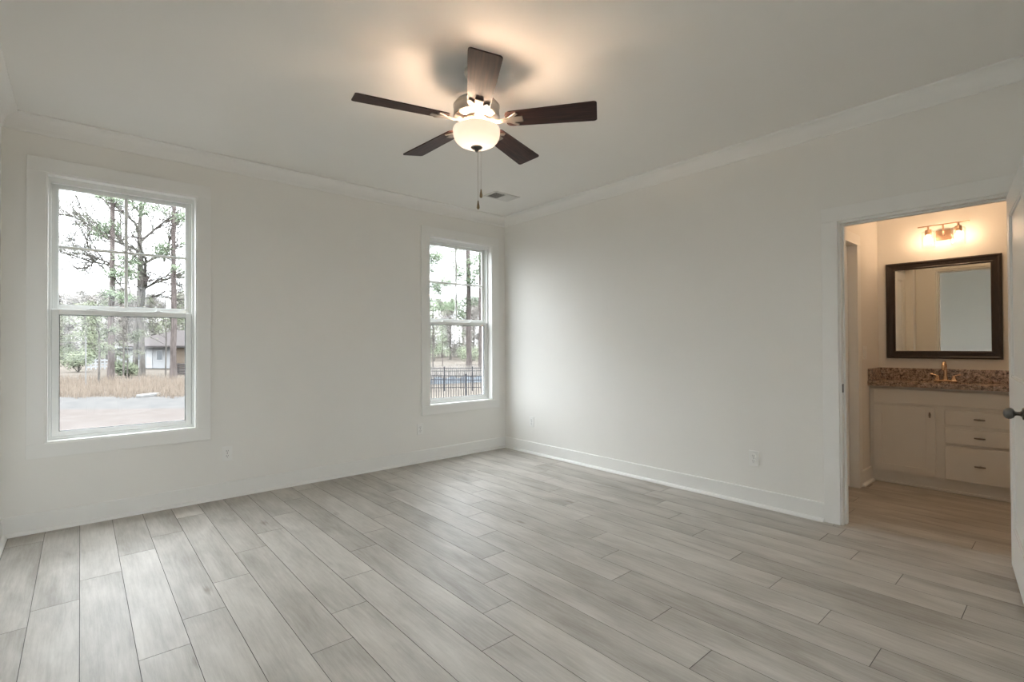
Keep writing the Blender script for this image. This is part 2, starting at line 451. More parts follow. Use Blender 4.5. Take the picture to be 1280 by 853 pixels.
# ------------------------------------------------------------------ trim
def baseboard(name, path, m=M['trim']):
    """path along the wall: points with inward vectors (length gives the mitre)."""
    h = .126
    prof = [(0, 0), (.0145, 0), (.0145, h - .006), (.0125, h), (0, h)]
    bm = BM(); sweep(bm, prof, path); o = struct(obj(name, bm, m))
    r = [(0.0145, 0), (.036, 0)] + [(.0145 + .0215 * math.cos(a), .0215 * math.sin(a)) for a in (R(25), R(50), R(72))] + [(.0145, .0215)]
    bm = BM(); sweep(bm, r, path); obj('shoe_molding', bm, m, o)
    return o
def crown(name, path):
    P_, Q = .079, .108
    prof = [(0, 0), (P_, 0), (P_, -.010), (P_ - .010, -.014)]
    for i in range(1, 8):
        t = i / 8 * PI / 2
        prof.append((.012 + (P_ - .024) * (1 - math.sin(t)), -.016 - (Q - .034) * (1 - math.cos(t))))
    prof += [(.012, -Q + .016), (.010, -Q + .004), (.006, -Q), (0, -Q)]
    bm = BM(); sweep(bm, prof, [(Vector((p[0], p[1], CZ)), o) for p, o in path])
    return struct(obj(name, bm, M['trim']))
NW, NE, SW, SE = (WX, 0), (0, 0), (WX, SY), (0, SY)
dNW, dNE, dSW, dSE = (1, -1, 0), (-1, -1, 0), (1, 1, 0), (-1, 1, 0)
def p3(p, z=0): return (p[0], p[1], z)
crown('trim_1', [(NW, dNW), (NE, dNE)])
crown('trim_2', [(NE, dNE), (SE, dSE)])
crown('trim_3', [(SE, dSE), (SW, dSW)])
crown('trim_4', [(SW, dSW), (NW, dNW)])
CO0, CI0 = -3.3774, -3.4725       # casing outer, inner edge, left leg of the doorway
CO1, CI1 = DJ1 - .108, DJ1 - .0125
baseboard('baseboard_north', [(p3(NW), dNW), (p3(NE), dNE)])
baseboard('baseboard_east', [(p3(NE), dNE), ((0, CO0, 0), (-1, 0, 0))])
baseboard('baseboard_east_south', [((0, CO1, 0), (-1, 0, 0)), (p3(SE), dSE)])
baseboard('baseboard_south', [(p3(SE), dSE), ((-2.755, SY, 0), (0, 1, 0))])
baseboard('baseboard_west', [(p3(SW), dSW), (p3(NW), dNW)])
baseboard('baseboard_bathroom_south', [((BX, BS, 0), (-1, 1, 0)), ((WT, BS, 0), (1, 1, 0))])
baseboard('baseboard_bathroom_east', [((BX, -4.29, 0), (-1, 0, 0)), ((BX, BS, 0), (-1, 1, 0))])
baseboard('baseboard_bathroom', [((1.172, BN, 0), (0, -1, 0)), ((1.50, BN, 0), (0, -1, 0))])

def casing_x(name, x, sgn, y0i, y1i, y0o, y1o, zi, zo, th=.017):
    """flat door casing on a wall facing x; three boards."""
    bm = BM()
    bbox(bm, x, x + sgn * th, y0o, y0i, 0, zi, .0015, 1)
    bbox(bm, x, x + sgn * th, y1i, y1o, 0, zi, .0015, 1)
    bbox(bm, x, x + sgn * th, y0o, y1o, zi + .0005, zo, .0015, 1)
    return struct(obj(name, bm, M['trim']))
casing_x('trim_5', 0, -1, CI0, CI1, CO0, CO1, 2.0377, 2.1336)
casing_x('trim_6', WT, 1, CI0, CI1, BN - .001, CO1, 2.0377, 2.1336)
# jambs and stops of the doorway
bm = BM()
box(bm, -.001, WT + .001, DJ0, DJ0 + .012, 0, DH + .012)
box(bm, -.001, WT + .001, DJ1 - .012, DJ1, 0, DH + .012)
box(bm, -.001, WT + .001, DJ1, DJ0, DH, DH + .012)
bbox(bm, .040, .075, DJ0 - .011, DJ0, 0, DH - .011, .002, 1)
bbox(bm, .040, .075, DJ1, DJ1 + .011, 0, DH - .011, .002, 1)
bbox(bm, .040, .075, DJ1, DJ0, DH - .011, DH, .002, 1)
jamb = struct(obj('trim_7', bm, M['trim']))
bm = BM()
bbox(bm, .004, .036, DJ0 - .0015, DJ0 + .0005, .886, .943, .0008, 1)
obj('strike_plate', bm, M['darknickel'], jamb)['label'] = 'small dark nickel strike plate'

# ------------------------------------------------------------------ windows
def window(name, xc, label, y=0, rz=0):
    root = struct(empty(name, (xc, y, 0), (0, 0, rz)), label)
    hw, z0, z1 = .4307, OZ[0], OZ[1]
    co = .093
    # casing boards
    bm = BM()
    bbox(bm, -hw - co, hw + co, -.018, 0, z1 + .0, z1 + co, .0015, 1)
    bbox(bm, -hw - co, hw + co, -.018, 0, z0 - co, z0, .0015, 1)
    bbox(bm, -hw - co, -hw, -.018, 0, z0 + .0003, z1 - .0003, .0015, 1)
    bbox(bm, hw, hw + co, -.018, 0, z0 + .0003, z1 - .0003, .0015, 1)
    obj('casing', bm, M['trim'], root)
    # painted jamb extension
    bm = BM(); t = .010
    box(bm, -hw, -hw + t, -.012, .068, z0, z1); box(bm, hw - t, hw, -.012, .068, z0, z1)
    box(bm, -hw + t, hw - t, -.012, .068, z0, z0 + t); box(bm, -hw + t, hw - t, -.012, .068, z1 - t, z1)
    obj('jamb_liner', bm, M['trim'], root)
    # vinyl frame with the two tracks
    bm = BM()
    for s in (-1, 1):
        xa, xb = sorted((s * hw, s * (hw - .024)))
        box(bm, xa, xb, .060, .158, z0, z1)
        xa, xb = sorted((s * (hw - .0241), s * (hw - .034)))
        box(bm, xa, xb, .094, .104, z0 + .0281, z1 - .0461)
    q_ = hw - .0241
    box(bm, -q_, q_, .0605, .1575, z0, z0 + .028); box(bm, -q_, q_, .0605, .1575, z1 - .024, z1)
    box(bm, -q_, q_, .0610, .092, z1 - .046, z1 - .0241)
    obj('vinyl_frame', bm, M['vinyl'], root)
    def sash(nm, y0, y1, zb, zt, gx, gz0, gz1, ox):
        s = empty(nm, (0, 0, 0)); s.parent = root
        bm = BM()
        bbox(bm, -ox, -gx, y0, y1, zb, zt, .002, 1); bbox(bm, gx, ox, y0, y1, zb, zt, .002, 1)
        bbox(bm, -gx - .001, gx + .001, y0, y1, zb, gz0, .002, 1); bbox(bm, -gx - .001, gx + .001, y0, y1, gz1, zt, .002, 1)
        obj('sash_frame', bm, M['vinyl'], s)
        bm = BM(); q = .004
        ym = (y0 + y1) / 2
        for a in ((-gx, -gx + q, gz0, gz1), (gx - q, gx, gz0, gz1), (-gx, gx, gz0, gz0 + q), (-gx, gx, gz1 - q, gz1)):
            box(bm, a[0], a[1], ym - .006, ym + .006, a[2], a[3])
        obj('gasket', bm, M['dark' if nm == 'lower_sash' else 'vinyl'], s)
        bm = BM(); box(bm, -gx, gx, ym - .002, ym + .002, gz0, gz1)
        obj('glass', bm, M['glass'], s)
        return s
    lo = sash('lower_sash', .066, .092, z0 + .029, 1.480, .366, .640, 1.443, .4045)
    upr = sash('upper_sash', .106, .132, 1.478, z1 - .026, .372, 1.511, 2.322, .405)
    bm = BM(); bbox(bm, -.010, .010, .108, .118, 1.511, 2.322, .002, 1); bbox(bm, -.372, .372, .1075, .1175, 1.905, 1.925, .002, 1)
    obj('muntin', bm, M['vinyl'], upr)
    for s in (-1, 1):
        bm = BM(); bbox(bm, s * .19 - .028, s * .19 + .028, .068, .090, 1.480, 1.488, .003, 2); bbox(bm, s * .19 - .012, s * .19 + .014, .070, .084, 1.486, 1.496, .003, 2)
        obj('sash_lock', bm, M['vinyl'], lo)
    return root
window('window_1', (OW1[0] + OW1[1]) / 2, 'double hung window on the left looking out to the road')
window('window_2', (OW2[0] + OW2[1]) / 2, 'double hung window near the room corner looking out to a black fence')

def fill_glazing():  # added glazing, out of view, lets extra daylight in from behind
    root = struct(empty('unseen_fill_glazing', ((GD[0] + GD[1]) / 2, SY, 0)))
    hw, z0, z1 = (GD[1] - GD[0]) / 2, GD[2], GD[3]
    bm = BM(); co = .093
    bbox(bm, -hw - co, -hw, 0, .018, z0, z1, .0015, 1); bbox(bm, hw, hw + co, 0, .018, z0, z1, .0015, 1); bbox(bm, -hw - co, hw + co, 0, .018, z1 + .0003, z1 + co, .0015, 1)
    obj('casing', bm, M['trim'], root)
    n = 3; w_ = 2 * hw / n
    for i in range(n):
        a, b = -hw + i * w_, -hw + (i + 1) * w_; yy = -.06 - .045 * (i % 2); f = .055
        bm = BM(); box(bm, a, a + f, yy - .02, yy + .02, z0, z1); box(bm, b - f, b, yy - .02, yy + .02, z0, z1); box(bm, a + f, b - f, yy - .02, yy + .02, z0, z0 + f); box(bm, a + f, b - f, yy - .02, yy + .02, z1 - f, z1)
        p = obj('fill_glazing_panel', bm, M['vinyl'], root)
        bm = BM(); box(bm, a + f, b - f, yy - .003, yy + .003, z0 + f, z1 - f); obj('glass', bm, M['glass'], p)
fill_glazing()

# ------------------------------------------------------------------ outlets and switch
def outlet(loc, rz, label):
    r = tag(empty('wall_outlet', loc, (0, 0, rz)), label, 'outlet', 'wall outlets above the baseboard')
    bm = BM(); bbox(bm, -.036, .036, -.006, 0, -.058, .058, .0025, 2); obj('cover_plate', bm, M['plate'], r)
    for s in (-1, 1):
        bm = BM()
        lathe(bm, [(0, 0), (.0165, 0), (.0165, .0022), (.0150, .003), (0, .003)], 24, Matrix.Translation((0, -.006, s * .0195)) @ Matrix.Rotation(PI / 2, 4, 'X'))
        f = obj('receptacle', bm, M['plate'], r)
        bm = BM()
        box(bm, -.0075, -.0050, -.0096, -.0088, s * .0195 - .002, s * .0195 + .008)
        box(bm, .0050, .0072, -.0096, -.0088, s * .0195 - .001, s * .0195 + .008)
        lathe(bm, [(0, 0), (.0026, 0), (.0026, .0008), (0, .0008)], 12, Matrix.Translation((0, -.0088, s * .0195 - .008)) @ Matrix.Rotation(PI / 2, 4, 'X'))
        obj('slot', bm, M['slot'], f)
    bm = BM(); lathe(bm, [(0, 0), (.003, 0), (.003, .001), (0, .0016)], 12, Matrix.Translation((0, -.006, 0)) @ Matrix.Rotation(PI / 2, 4, 'X'))
    obj('screw', bm, M['darknickel'], r)
outlet((-2.948, 0, .354), 0, 'white wall outlet to the right below the large left window')
outlet((-1.169, 0, .346), 0, 'white wall outlet just left below the window nearest the corner')
outlet((0, -.463, .352), -PI / 2, 'white wall outlet on the right hand wall close to the room corner')
outlet((0, -2.906, .350), -PI / 2, 'white wall outlet on the right hand wall nearest the bathroom doorway')
r = tag(empty('light_switch', (1.33, BN, 1.136)), 'white light switch plate on the bathroom side wall beside the vanity mirror', 'switch')
bm = BM(); bbox(bm, -.058, .058, -.006, 0, -.058, .058, .0025, 2); obj('cover_plate', bm, M['plate'], r)
for s in (-1, 1):
    bm = BM(); bbox(bm, s * .023 - .0165, s * .023 + .0165, -.010, -.005, -.033, .033, .002, 2); obj('rocker', bm, M['plate'], r)

# ------------------------------------------------------------------ ceiling vent
def build_vent():
    x0, x1, y0, y1 = -.757, -.435, -.762, -.560
    r = tag(empty('ceiling_vent', ((x0 + x1) / 2, (y0 + y1) / 2, CZ)), 'small white ceiling air register near the room corner', 'vent')
    hx, hy = (x1 - x0) / 2, (y1 - y0) / 2
    bm = BM(); t = .024
    bbox(bm, -hx, hx, -hy, -hy + t, -.007, 0, .002, 1); bbox(bm, -hx, hx, hy - t, hy, -.007, 0, .002, 1)
    bbox(bm, -hx, -hx + t, -hy + t, hy - t, -.007, 0, .002, 1); bbox(bm, hx - t, hx, -hy + t, hy - t, -.007, 0, .002, 1)
    box(bm, -.006, .006, -hy + t, hy - t, -.007, -.001)
    obj('frame', bm, M['vent'], r)
    bm = BM(); box(bm, -hx + t, hx - t, -hy + t, hy - t, -.0015, -.0005); obj('duct_backing', bm, M['ventdark'], r)
    n = 9
    for side in (-1, 1):
        for i in range(n):
            cx = side * (.014 + (hx - t - .014) * (i + .5) / n)
            b2 = BM(); box(b2, -.0075, .0075, -hy + t, hy - t, -.0006, .0006)
            bmesh.ops.transform(b2, matrix=Matrix.Translation((cx, 0, -.0055)) @ Matrix.Rotation(side * R(38), 4, 'Y'), verts=b2.verts)
            obj('louver', b2, M['vent'], r)
build_vent()

# ------------------------------------------------------------------ ceiling fan
def build_fan():
    fx, fy = -2.183, -2.340
    r = tag(empty('ceiling_fan', (fx, fy, CZ)), 'five blade ceiling fan with dark wood blades and a lit frosted glass bowl', 'ceiling fan')
    def Z(z): return z - CZ
    bm = BM(); lathe(bm, [(0, 0), (.066, 0), (.068, -.006), (.066, -.018), (.052, -.040), (.034, -.056), (.026, -.062), (0, -.062)], 40); obj('canopy', bm, M['nickel'], r, smooth=True)
    bm = BM(); tube(bm, [(0, 0, -.055), (0, 0, Z(2.56))], .0135, 16); lathe(bm, [(.0135, Z(2.62)), (.026, Z(2.61)), (.030, Z(2.585)), (.036, Z(2.565)), (.0135, Z(2.56))], 24); obj('downrod', bm, M['nickel'], r, smooth=True)
    bm = BM()
    lathe(bm, [(0, Z(2.582)), (.070, Z(2.580)), (.108, Z(2.570)), (.122, Z(2.556)), (.1265, Z(2.540)), (.1275, Z(2.490)), (.124, Z(2.482)), (.104, Z(2.474)), (.066, Z(2.468)), (0, Z(2.468))], 56)
    mh = obj('motor_housing', bm, M['nickel'], r, smooth=True)
    bm = BM()
    lathe(bm, [(.1282, Z(2.548)), (.1300, Z(2.546)), (.1300, Z(2.541)), (.1282, Z(2.539))], 56, cap=False); lathe(bm, [(.1280, Z(2.492)), (.1298, Z(2.490)), (.1298, Z(2.486)), (.1260, Z(2.484))], 56, cap=False)
    obj('band', bm, M['nickel'], mh, smooth=True)
    bm = BM(); lathe(bm, [(0, Z(2.468)), (.078, Z(2.468)), (.080, Z(2.462)), (.078, Z(2.455)), (0, Z(2.455))], 40)
    for i in range(20):
        a = 2 * PI * i / 20
        b2 = BM(); box(b2, .070, .0835, -.004, .004, Z(2.457), Z(2.466)); bmesh.ops.transform(b2, matrix=Matrix.Rotation(a, 4, 'Z'), verts=b2.verts)
        me = bpy.data.meshes.new('t'); b2.to_mesh(me); b2.free(); bm.from_mesh(me); bpy.data.meshes.remove(me)
    obj('rotor_ring', bm, M['iron_arm'], r)
    bm = BM(); lathe(bm, [(0, Z(2.455)), (.050, Z(2.455)), (.056, Z(2.448)), (.058, Z(2.432)), (.062, Z(2.426)), (.062, Z(2.420)), (.02, Z(2.418)), (.008, Z(2.416)), (.008, Z(2.312)), (0, Z(2.312))], 40)
    obj('light_fitter', bm, M['nickel'], r, smooth=True)
    # glass bowl, open on top
    outer = [(.018, 2.318), (.045, 2.3195), (.075, 2.326), (.100, 2.338), (.118, 2.355), (.127, 2.374), (.1305, 2.394), (.131, 2.412), (.129, 2.420)]
    inner = [(.125, 2.420), (.127, 2.412), (.1265, 2.394), (.123, 2.376), (.114, 2.359), (.097, 2.343), (.073, 2.331), (.044, 2.325), (.018, 2.3235)]
    bm = BM(); lathe(bm, [(a, Z(b)) for a, b in outer + inner], 56, cap=False); obj('glass_bowl', bm, M['bowl'], r, smooth=True)
    bm = BM(); lathe(bm, [(0, Z(2.3225)), (.030, Z(2.3215)), (.033, Z(2.317)), (.026, Z(2.310)), (.012, Z(2.306)), (.010, Z(2.298)), (.006, Z(2.292)), (0, Z(2.291))], 32); obj('finial', bm, M['darknickel'], r, smooth=True)
    # blades, 72 degrees apart
    th0 = 2.869
    def blade_mesh():
        bm = BM()
        L0, L1 = .165, .662
        outline = []
        n = 14
        def hw(t): return .060 + .017 * t
        for i in range(n + 1):
            t = i / n; x = L0 + .03 + (L1 - .018 - L0 - .03) * t
            outline.append((x, hw(t)))
        # rounded tip corners
        tip = []
        for a in (70, 45, 20): tip.append((L1 - .018 + .018 * math.cos(R(a)), hw(1) - .018 + .018 * math.sin(R(a))))
        root = [(L0 + .03 - .03 * math.sin(R(a)), (hw(0) - .03) + .03 * math.cos(R(a))) for a in (80, 55, 28)]
        half = root + outline + tip
        loop = half + [(x, -y) for x, y in reversed(half)]
        top = [bm.verts.new((x, y, .003)) for x, y in loop]; bot = [bm.verts.new((x, y, -.003)) for x, y in loop]
        bm.faces.new(top); bm.faces.new(bot[::-1])
        for i in range(len(loop)):
            j = (i + 1) % len(loop); bm.faces.new((bot[i], bot[j], top[j], top[i]))
        return bm
    def iron_mesh():
        bm = BM()
        # arm from the rotor ring up over the blade, then a forked shield plate under it
        pts = [(.070, 0, -.002), (.100, 0, -.010), (.135, 0, -.013), (.165, 0, -.012), (.185, 0, -.010)]
        for (x0, y0, z0), (x1, y1, z1), wa, wb in zip(pts, pts[1:], (.020, .015, .013, .016), (.015, .013, .016, .022)):
            vs = [bm.verts.new(c) for c in ((x0, -wa, z0), (x0, wa, z0), (x1, wb, z1), (x1, -wb, z1), (x0, -wa, z0 + .006), (x0, wa, z0 + .006), (x1, wb, z1 + .006), (x1, -wb, z1 + .006))]
            for f in ((0, 1, 2, 3), (7, 6, 5, 4), (0, 4, 5, 1), (1, 5, 6, 2), (2, 6, 7, 3), (3, 7, 4, 0)): bm.faces.new([vs[q] for q in f])
        bbox(bm, .183, .262, -.022, .022, -.0105, -.0035, .002, 1)
        for s in (-1, 1):
            b2 = BM(); bbox(b2, 0, .060, -.010, .010, -.0095, -.0035, .002, 1)
            bmesh.ops.transform(b2, matrix=Matrix.Translation((.186, s * .012, 0)) @ Matrix.Rotation(s * R(38), 4, 'Z'), verts=b2.verts)
            me = bpy.data.meshes.new('t'); b2.to_mesh(me); b2.free(); bm.from_mesh(me); bpy.data.meshes.remove(me)
        return bm
    b0 = None
    for k in range(5):
        a = th0 + k * 2 * PI / 5
        if b0 is None:
            b0 = obj('blade', blade_mesh(), M['blade'], r); i0 = obj('blade_bracket', iron_mesh(), M['iron_arm'], b0)
            b, i = b0, i0
        else:
            b = b0.copy(); COL.objects.link(b); b.parent = r
            i = i0.copy(); COL.objects.link(i); i.parent = b
        b.location = (0, 0, Z(2.462))
        b.rotation_euler = (Matrix.Rotation(a, 3, 'Z') @ Matrix.Rotation(PITCHB, 3, 'X')).to_euler()
    # pull chains
    for (dx, dy, zt, zb) in ((.004, -.006, 2.300, 2.02), (.020, -.012, 2.302, 2.085)):
        bm = BM(); n = int((zt - zb) / .0065)
        tube(bm, [(dx, dy, Z(zt)), (dx, dy, Z(zb))], .0009, 6)
        for q in range(n):
            lathe(bm, [(0, -.0019), (.0017, -.0008), (.0017, .0008), (0, .0019)], 6, Matrix.Translation((dx, dy, Z(zt - q * .0065))))
        c = obj('pull_chain', bm, M['nickel'], r)
        bm = BM(); lathe(bm, [(0, .002), (.003, 0), (.0042, -.010), (.0075, -.028), (.0085, -.038), (.006, -.046), (0, -.049)], 16, Matrix.Translation((dx, dy, Z(zb))))
        obj('chain_fob', bm, M['fob'], c, smooth=True)['label'] = 'teardrop wooden brass pull chain fob'
    # three bulbs inside the bowl
    for s in range(3):
        d = Vector((math.cos(.35 + s * 2 * PI / 3), math.sin(.35 + s * 2 * PI / 3), 0))
        bm = BM()
        lathe(bm, [(0, .0), (.010, .002), (.018, .014), (.020, .026), (.014, .042), (.009, .050), (0, .050)], 20, Matrix.Translation(d * .078 + Vector((0, 0, Z(2.352)))))
        obj('bulb', bm, M['bulb'], r, smooth=True)
        ld = bpy.data.lights.new('fan_bulb_light', 'POINT'); ld.energy = FAN_W; ld.color = FANCOL; ld.shadow_soft_size = .02
        lo = bpy.data.objects.new('fan_bulb_light', ld); COL.objects.link(lo); lo.parent = r; lo.location = d * .082 + Vector((0, 0, Z(2.408)))
    r.rotation_euler = FAN_TILT
PITCHB = R(-12)
FAN_TILT = (0, 0, 0)
build_fan()

# ------------------------------------------------------------------ doors
def shaker_leaf(bm, W_, H_, T_, panels, st=.112):
    """leaf in x 0..W, z 0..H, y -T/2..T/2, recessed panels given as z ranges"""
    zs = [0] + [z for p in panels for z in p] + [H_]
    bbox(bm, 0, st, -T_ / 2, T_ / 2, 0, H_, .0012, 1); bbox(bm, W_ - st, W_, -T_ / 2, T_ / 2, 0, H_, .0012, 1)
    for i in range(0, len(zs), 2): box(bm, st, W_ - st, -T_ / 2, T_ / 2, zs[i], zs[i + 1])
    for a, b in panels:
        box(bm, st, W_ - st, -T_ / 2 + .011, T_ / 2 - .011, a, b)
        for s in (-1, 1):                                   # sticking around the panel
            y0, y1 = sorted((s * (T_ / 2 - .011), s * (T_ / 2 - .004)))
            box(bm, st, st + .010, y0, y1, a, b); box(bm, W_ - st - .010, W_ - st, y0, y1, a, b)
            box(bm, st + .010, W_ - st - .010, y0, y1, a, a + .010); box(bm, st + .010, W_ - st - .010, y0, y1, b - .010, b)

def knob_mesh():
    bm = BM()
    lathe(bm, [(0, 0), (.032, 0), (.0325, .003), (.030, .008), (.016, .011), (.0115, .016), (.0105, .026), (.013, .031), (.024, .036), (.030, .044), (.0315, .052), (.028, .060), (.018, .067), (0, .070)], 32)
    return bm
ang = math.atan2(-.990, -.13) 
door = struct(empty('door_1', (-.012, -4.296, .010), (0, 0, PI + R(7.6))), 'white two panel bedroom door standing open at the right edge')
bm = BM(); shaker_leaf(bm, .795, 2.005, .035, [(.22, .85), (1.02, 1.885)]); leaf = obj('leaf', bm, M['trim'], door)
for s in (-1, 1):
    bm = knob_mesh()
    bmesh.ops.transform(bm, matrix=Matrix.Translation((.795 - .062, s * .0175, .893)) @ Matrix.Rotation(-s * PI / 2, 4, 'X') @ Matrix.Diagonal((1.0, .82, 1.0, 1)), verts=bm.verts)
    obj('knob', bm, M['darknickel'], door, smooth=True)['label'] = 'egg shaped satin nickel door knob'
for hz in (.22, 1.0, 1.80):
    bm = BM(); tube(bm, [(-.004, .020, hz - .045), (-.004, .020, hz + .045)], .0065, 12); box(bm, -.001, .0005, -.016, .018, hz - .044, hz + .044)
    obj('hinge', bm, M['darknickel'], door)

# linen closet door and its frame, bathroom side wall
bm = BM()
bbox(bm, LD0 - .09, LD0 + .001, BN - .017, BN, 0, LDH, .0015, 1); bbox(bm, LD1, LD1 + .087, BN - .017, BN, 0, LDH, .0015, 1)
bbox(bm, LD0 - .09, LD1 + .087, BN - .017, BN, LDH + .0003, LDH + .088, .0015, 1)
box(bm, LD0 - .012, LD0, BN, BN + .115, 0, LDH + .012); box(bm, LD1, LD1 + .012, BN, BN + .115, 0, LDH + .012)
box(bm, LD0, LD1, BN, BN + .115, LDH, LDH + .012)
struct(obj('trim_8', bm, M['trim']))
door = struct(empty('door_2', (LD0 + .004, BN + .072, .010)), 'white panel door in the bathroom side wall seen through the doorway')
bm = BM(); shaker_leaf(bm, LD1 - LD0 - .008, LDH - .014, .035, [(.22, .85), (1.02, 1.91)]); obj('leaf', bm, M['trim'], door)
bm = knob_mesh(); bmesh.ops.transform(bm, matrix=Matrix.Translation((.065, -.0175, .90)) @ Matrix.Rotation(PI / 2, 4, 'X'), verts=bm.verts)
obj('knob', bm, M['darknickel'], door, smooth=True)

# ------------------------------------------------------------------ bathroom vanity
FX = 1.45          # front of doors and drawers
def build_vanity():
    y0, y1 = -4.262, BN - .002       # right end, left end
    r = tag(empty('vanity_cabinet', (FX + .02, (y0 + y1) / 2, 0)), 'white painted bathroom vanity cabinet under the granite top', 'cabinet')
    ox, oy = FX + .02, (y0 + y1) / 2
    def b_(bm, xa, xb, ya, yb, za, zb, bev=0):
        if bev: bbox(bm, xa - ox, xb - ox, ya - oy, yb - oy, za, zb, bev, 1)
        else: box(bm, xa - ox, xb - ox, ya - oy, yb - oy, za, zb)
    bm = BM(); b_(bm, FX + .020, FX + .040, y0, y1, .090, .842); b_(bm, FX + .0401, BX - .002, y0, y0 + .016, .090, .842); b_(bm, FX + .0401, BX - .002, y1 - .016, y1, .090, .842)
    b_(bm, FX + .0401, BX - .002, y0 + .0161, y1 - .0161, .090, .106); b_(bm, BX - .010, BX - .002, y0 + .0161, y1 - .0161, .1061, .842); obj('carcass', bm, M['cab'], r)
    bm = BM(); b_(bm, FX + .045, BX - .004, y0 + .01, y1 - .002, 0, .0895); obj('toe_kick', bm, M['cab'], r)
    bm = BM(); b_(bm, FX + .028, FX + .0445, y0 + .01, y1 - .002, 0, .022, .004); obj('kick_molding', bm, M['cab'], r)
    bm = BM(); b_(bm, FX + .002, FX + .0195, y0 + .006, -3.330, .703, .822, .0025); obj('false_front', bm, M['cab'], r)
    # door: frame and recessed panel
    ya, yb, za, zb = -3.747, -3.330, .112, .682
    bm = BM(); st = .058
    b_(bm, FX, FX + .0195, ya, ya + st, za, zb, .0015); b_(bm, FX, FX + .0195, yb - st, yb, za, zb, .0015)
    b_(bm, FX, FX + .0195, ya + st, yb - st, za, za + st, 0); b_(bm, FX, FX + .0195, ya + st, yb - st, zb - st, zb, 0)
    b_(bm, FX + .009, FX + .0195, ya + st, yb - st, za + st, zb - st)
    d = obj('door', bm, M['cab'], r)
    def pull(par, yc, zc, horiz=True):
        bm = BM()
        L_ = .032
        if horiz:
            tube(bm, [(FX - .020 - ox, yc - L_ - oy, zc), (FX - .023 - ox, yc - oy, zc), (FX - .020 - ox, yc + L_ - oy, zc)], [.0055, .0075, .0055], 12)
            tube(bm, [(FX + .001 - ox, yc - oy, zc), (FX - .022 - ox, yc - oy, zc)], .006, 12)
        else:
            tube(bm, [(FX - .020 - ox, yc - oy, zc - .022), (FX - .023 - ox, yc - oy, zc), (FX - .020 - ox, yc - oy, zc + .022)], [.0055, .0075, .0055], 12)
            tube(bm, [(FX + .001 - ox, yc - oy, zc), (FX - .022 - ox, yc - oy, zc)], .006, 12)
        obj('pull', bm, M['pull'], par, smooth=True)['label'] = 'small dark bronze bar pull'
    pull(d, -3.716, .622, False)
    for za, zb, zc in ((.554, .672, .614), (.406, .527, .468), (.112, .384, .246)):
        bm = BM(); b_(bm, FX, FX + .0195, y0 + .036, -3.806, za, zb, .0025)
        dr = obj('drawer', bm, M['cab'], r); pull(dr, -4.016, zc)
build_vanity()

def build_countertop():
    cx, cy = -.055, -3.776
    y0, y1 = -4.280, BN - .001
    zt, zb = .886, .846
    xf = 1.412
    r = empty('granite_countertop', (1.6, (y0 + y1) / 2, zb))
    tag(r, 'brown speckled granite vanity top with backsplash', 'countertop')
    ox, oy, oz = 1.6, (y0 + y1) / 2, zb
    # slab with an oval cut-out for the sink
    bm = BM(); sx, sy = 1.590, -3.776; rx, ry = .115, .195; N = 48
    ov = [(sx + rx * math.cos(2 * PI * i / N), sy + ry * math.sin(2 * PI * i / N)) for i in range(N)]
    def edge_pt(i):
        a = 2 * PI * i / N; dx, dy = math.cos(a), math.sin(a)
        ts = []
        if dx > 1e-9: ts.append((BX - .001 - sx) / dx)
        if dx < -1e-9: ts.append((xf - sx) / dx)
        if dy > 1e-9: ts.append((y1 - sy) / dy)
        if dy < -1e-9: ts.append((y0 - sy) / dy)
        t = min(ts); return (sx + dx * t, sy + dy * t)
    ou = [edge_pt(i) for i in range(N)]
    for c in ((BX - .001, y1), (BX - .001, y0), (xf, y0), (xf, y1)):      # snap the nearest to each corner
        i = min(range(N), key=lambda q: (ou[q][0] - c[0]) ** 2 + (ou[q][1] - c[1]) ** 2); ou[i] = c
    L = {}
    for nm, pts, z in (('it', ov, zt), ('ib', ov, zb), ('ot', ou, zt), ('ob', ou, zb)):
        L[nm] = [bm.verts.new((p[0] - ox, p[1] - oy, z - oz)) for p in pts]
    for i in range(N):
        j = (i + 1) % N
        for a, b in (('it', 'ot'), ('ob', 'ib'), ('ib', 'it'), ('ot', 'ob')):
            bm.faces.new((L[a][i], L[a][j], L[b][j], L[b][i]))
    obj('slab', bm, M['granite'], r)
    bm = BM(); bbox(bm, BX - .022 - ox, BX - .001 - ox, y0 - oy, y1 - oy, zt + .0004 - oz, .992 - oz, .002, 1); obj('backsplash', bm, M['granite'], r)
    bm = BM(); bbox(bm, xf + .012 - ox, BX - .0225 - ox, y1 - .021 - oy, y1 - oy, zt + .0004 - oz, .992 - oz, .002, 1); obj('side_splash', bm, M['granite'], r)
    # sink
    bm = BM()
    prof = [(1.06, 0), (1.0, -.001), (.97, -.03), (.88, -.08), (.65, -.115), (.3, -.128), (.08, -.130), (.08, -.134), (.3, -.133), (.68, -.121), (.92, -.085), (1.01, -.03), (1.06, -.004)]
    lathe(bm, prof, 40, cap=False); bmesh.ops.transform(bm, matrix=Matrix.Translation((sx, sy, zb - .0005)) @ Matrix.Diagonal((rx, ry, 1, 1)), verts=bm.verts)
    s = obj('undermount_sink', bm, M['porcelain'], smooth=True); tag(s, 'white oval sink basin set under the granite vanity top', 'sink')
    bm = BM(); lathe(bm, [(0, .001), (.018, .001), (.021, 0), (.021, -.004), (0, -.004)], 24, Matrix.Translation((sx, sy, zb - .129))); obj('drain', bm, M['faucet'], s, smooth=True)
build_countertop()

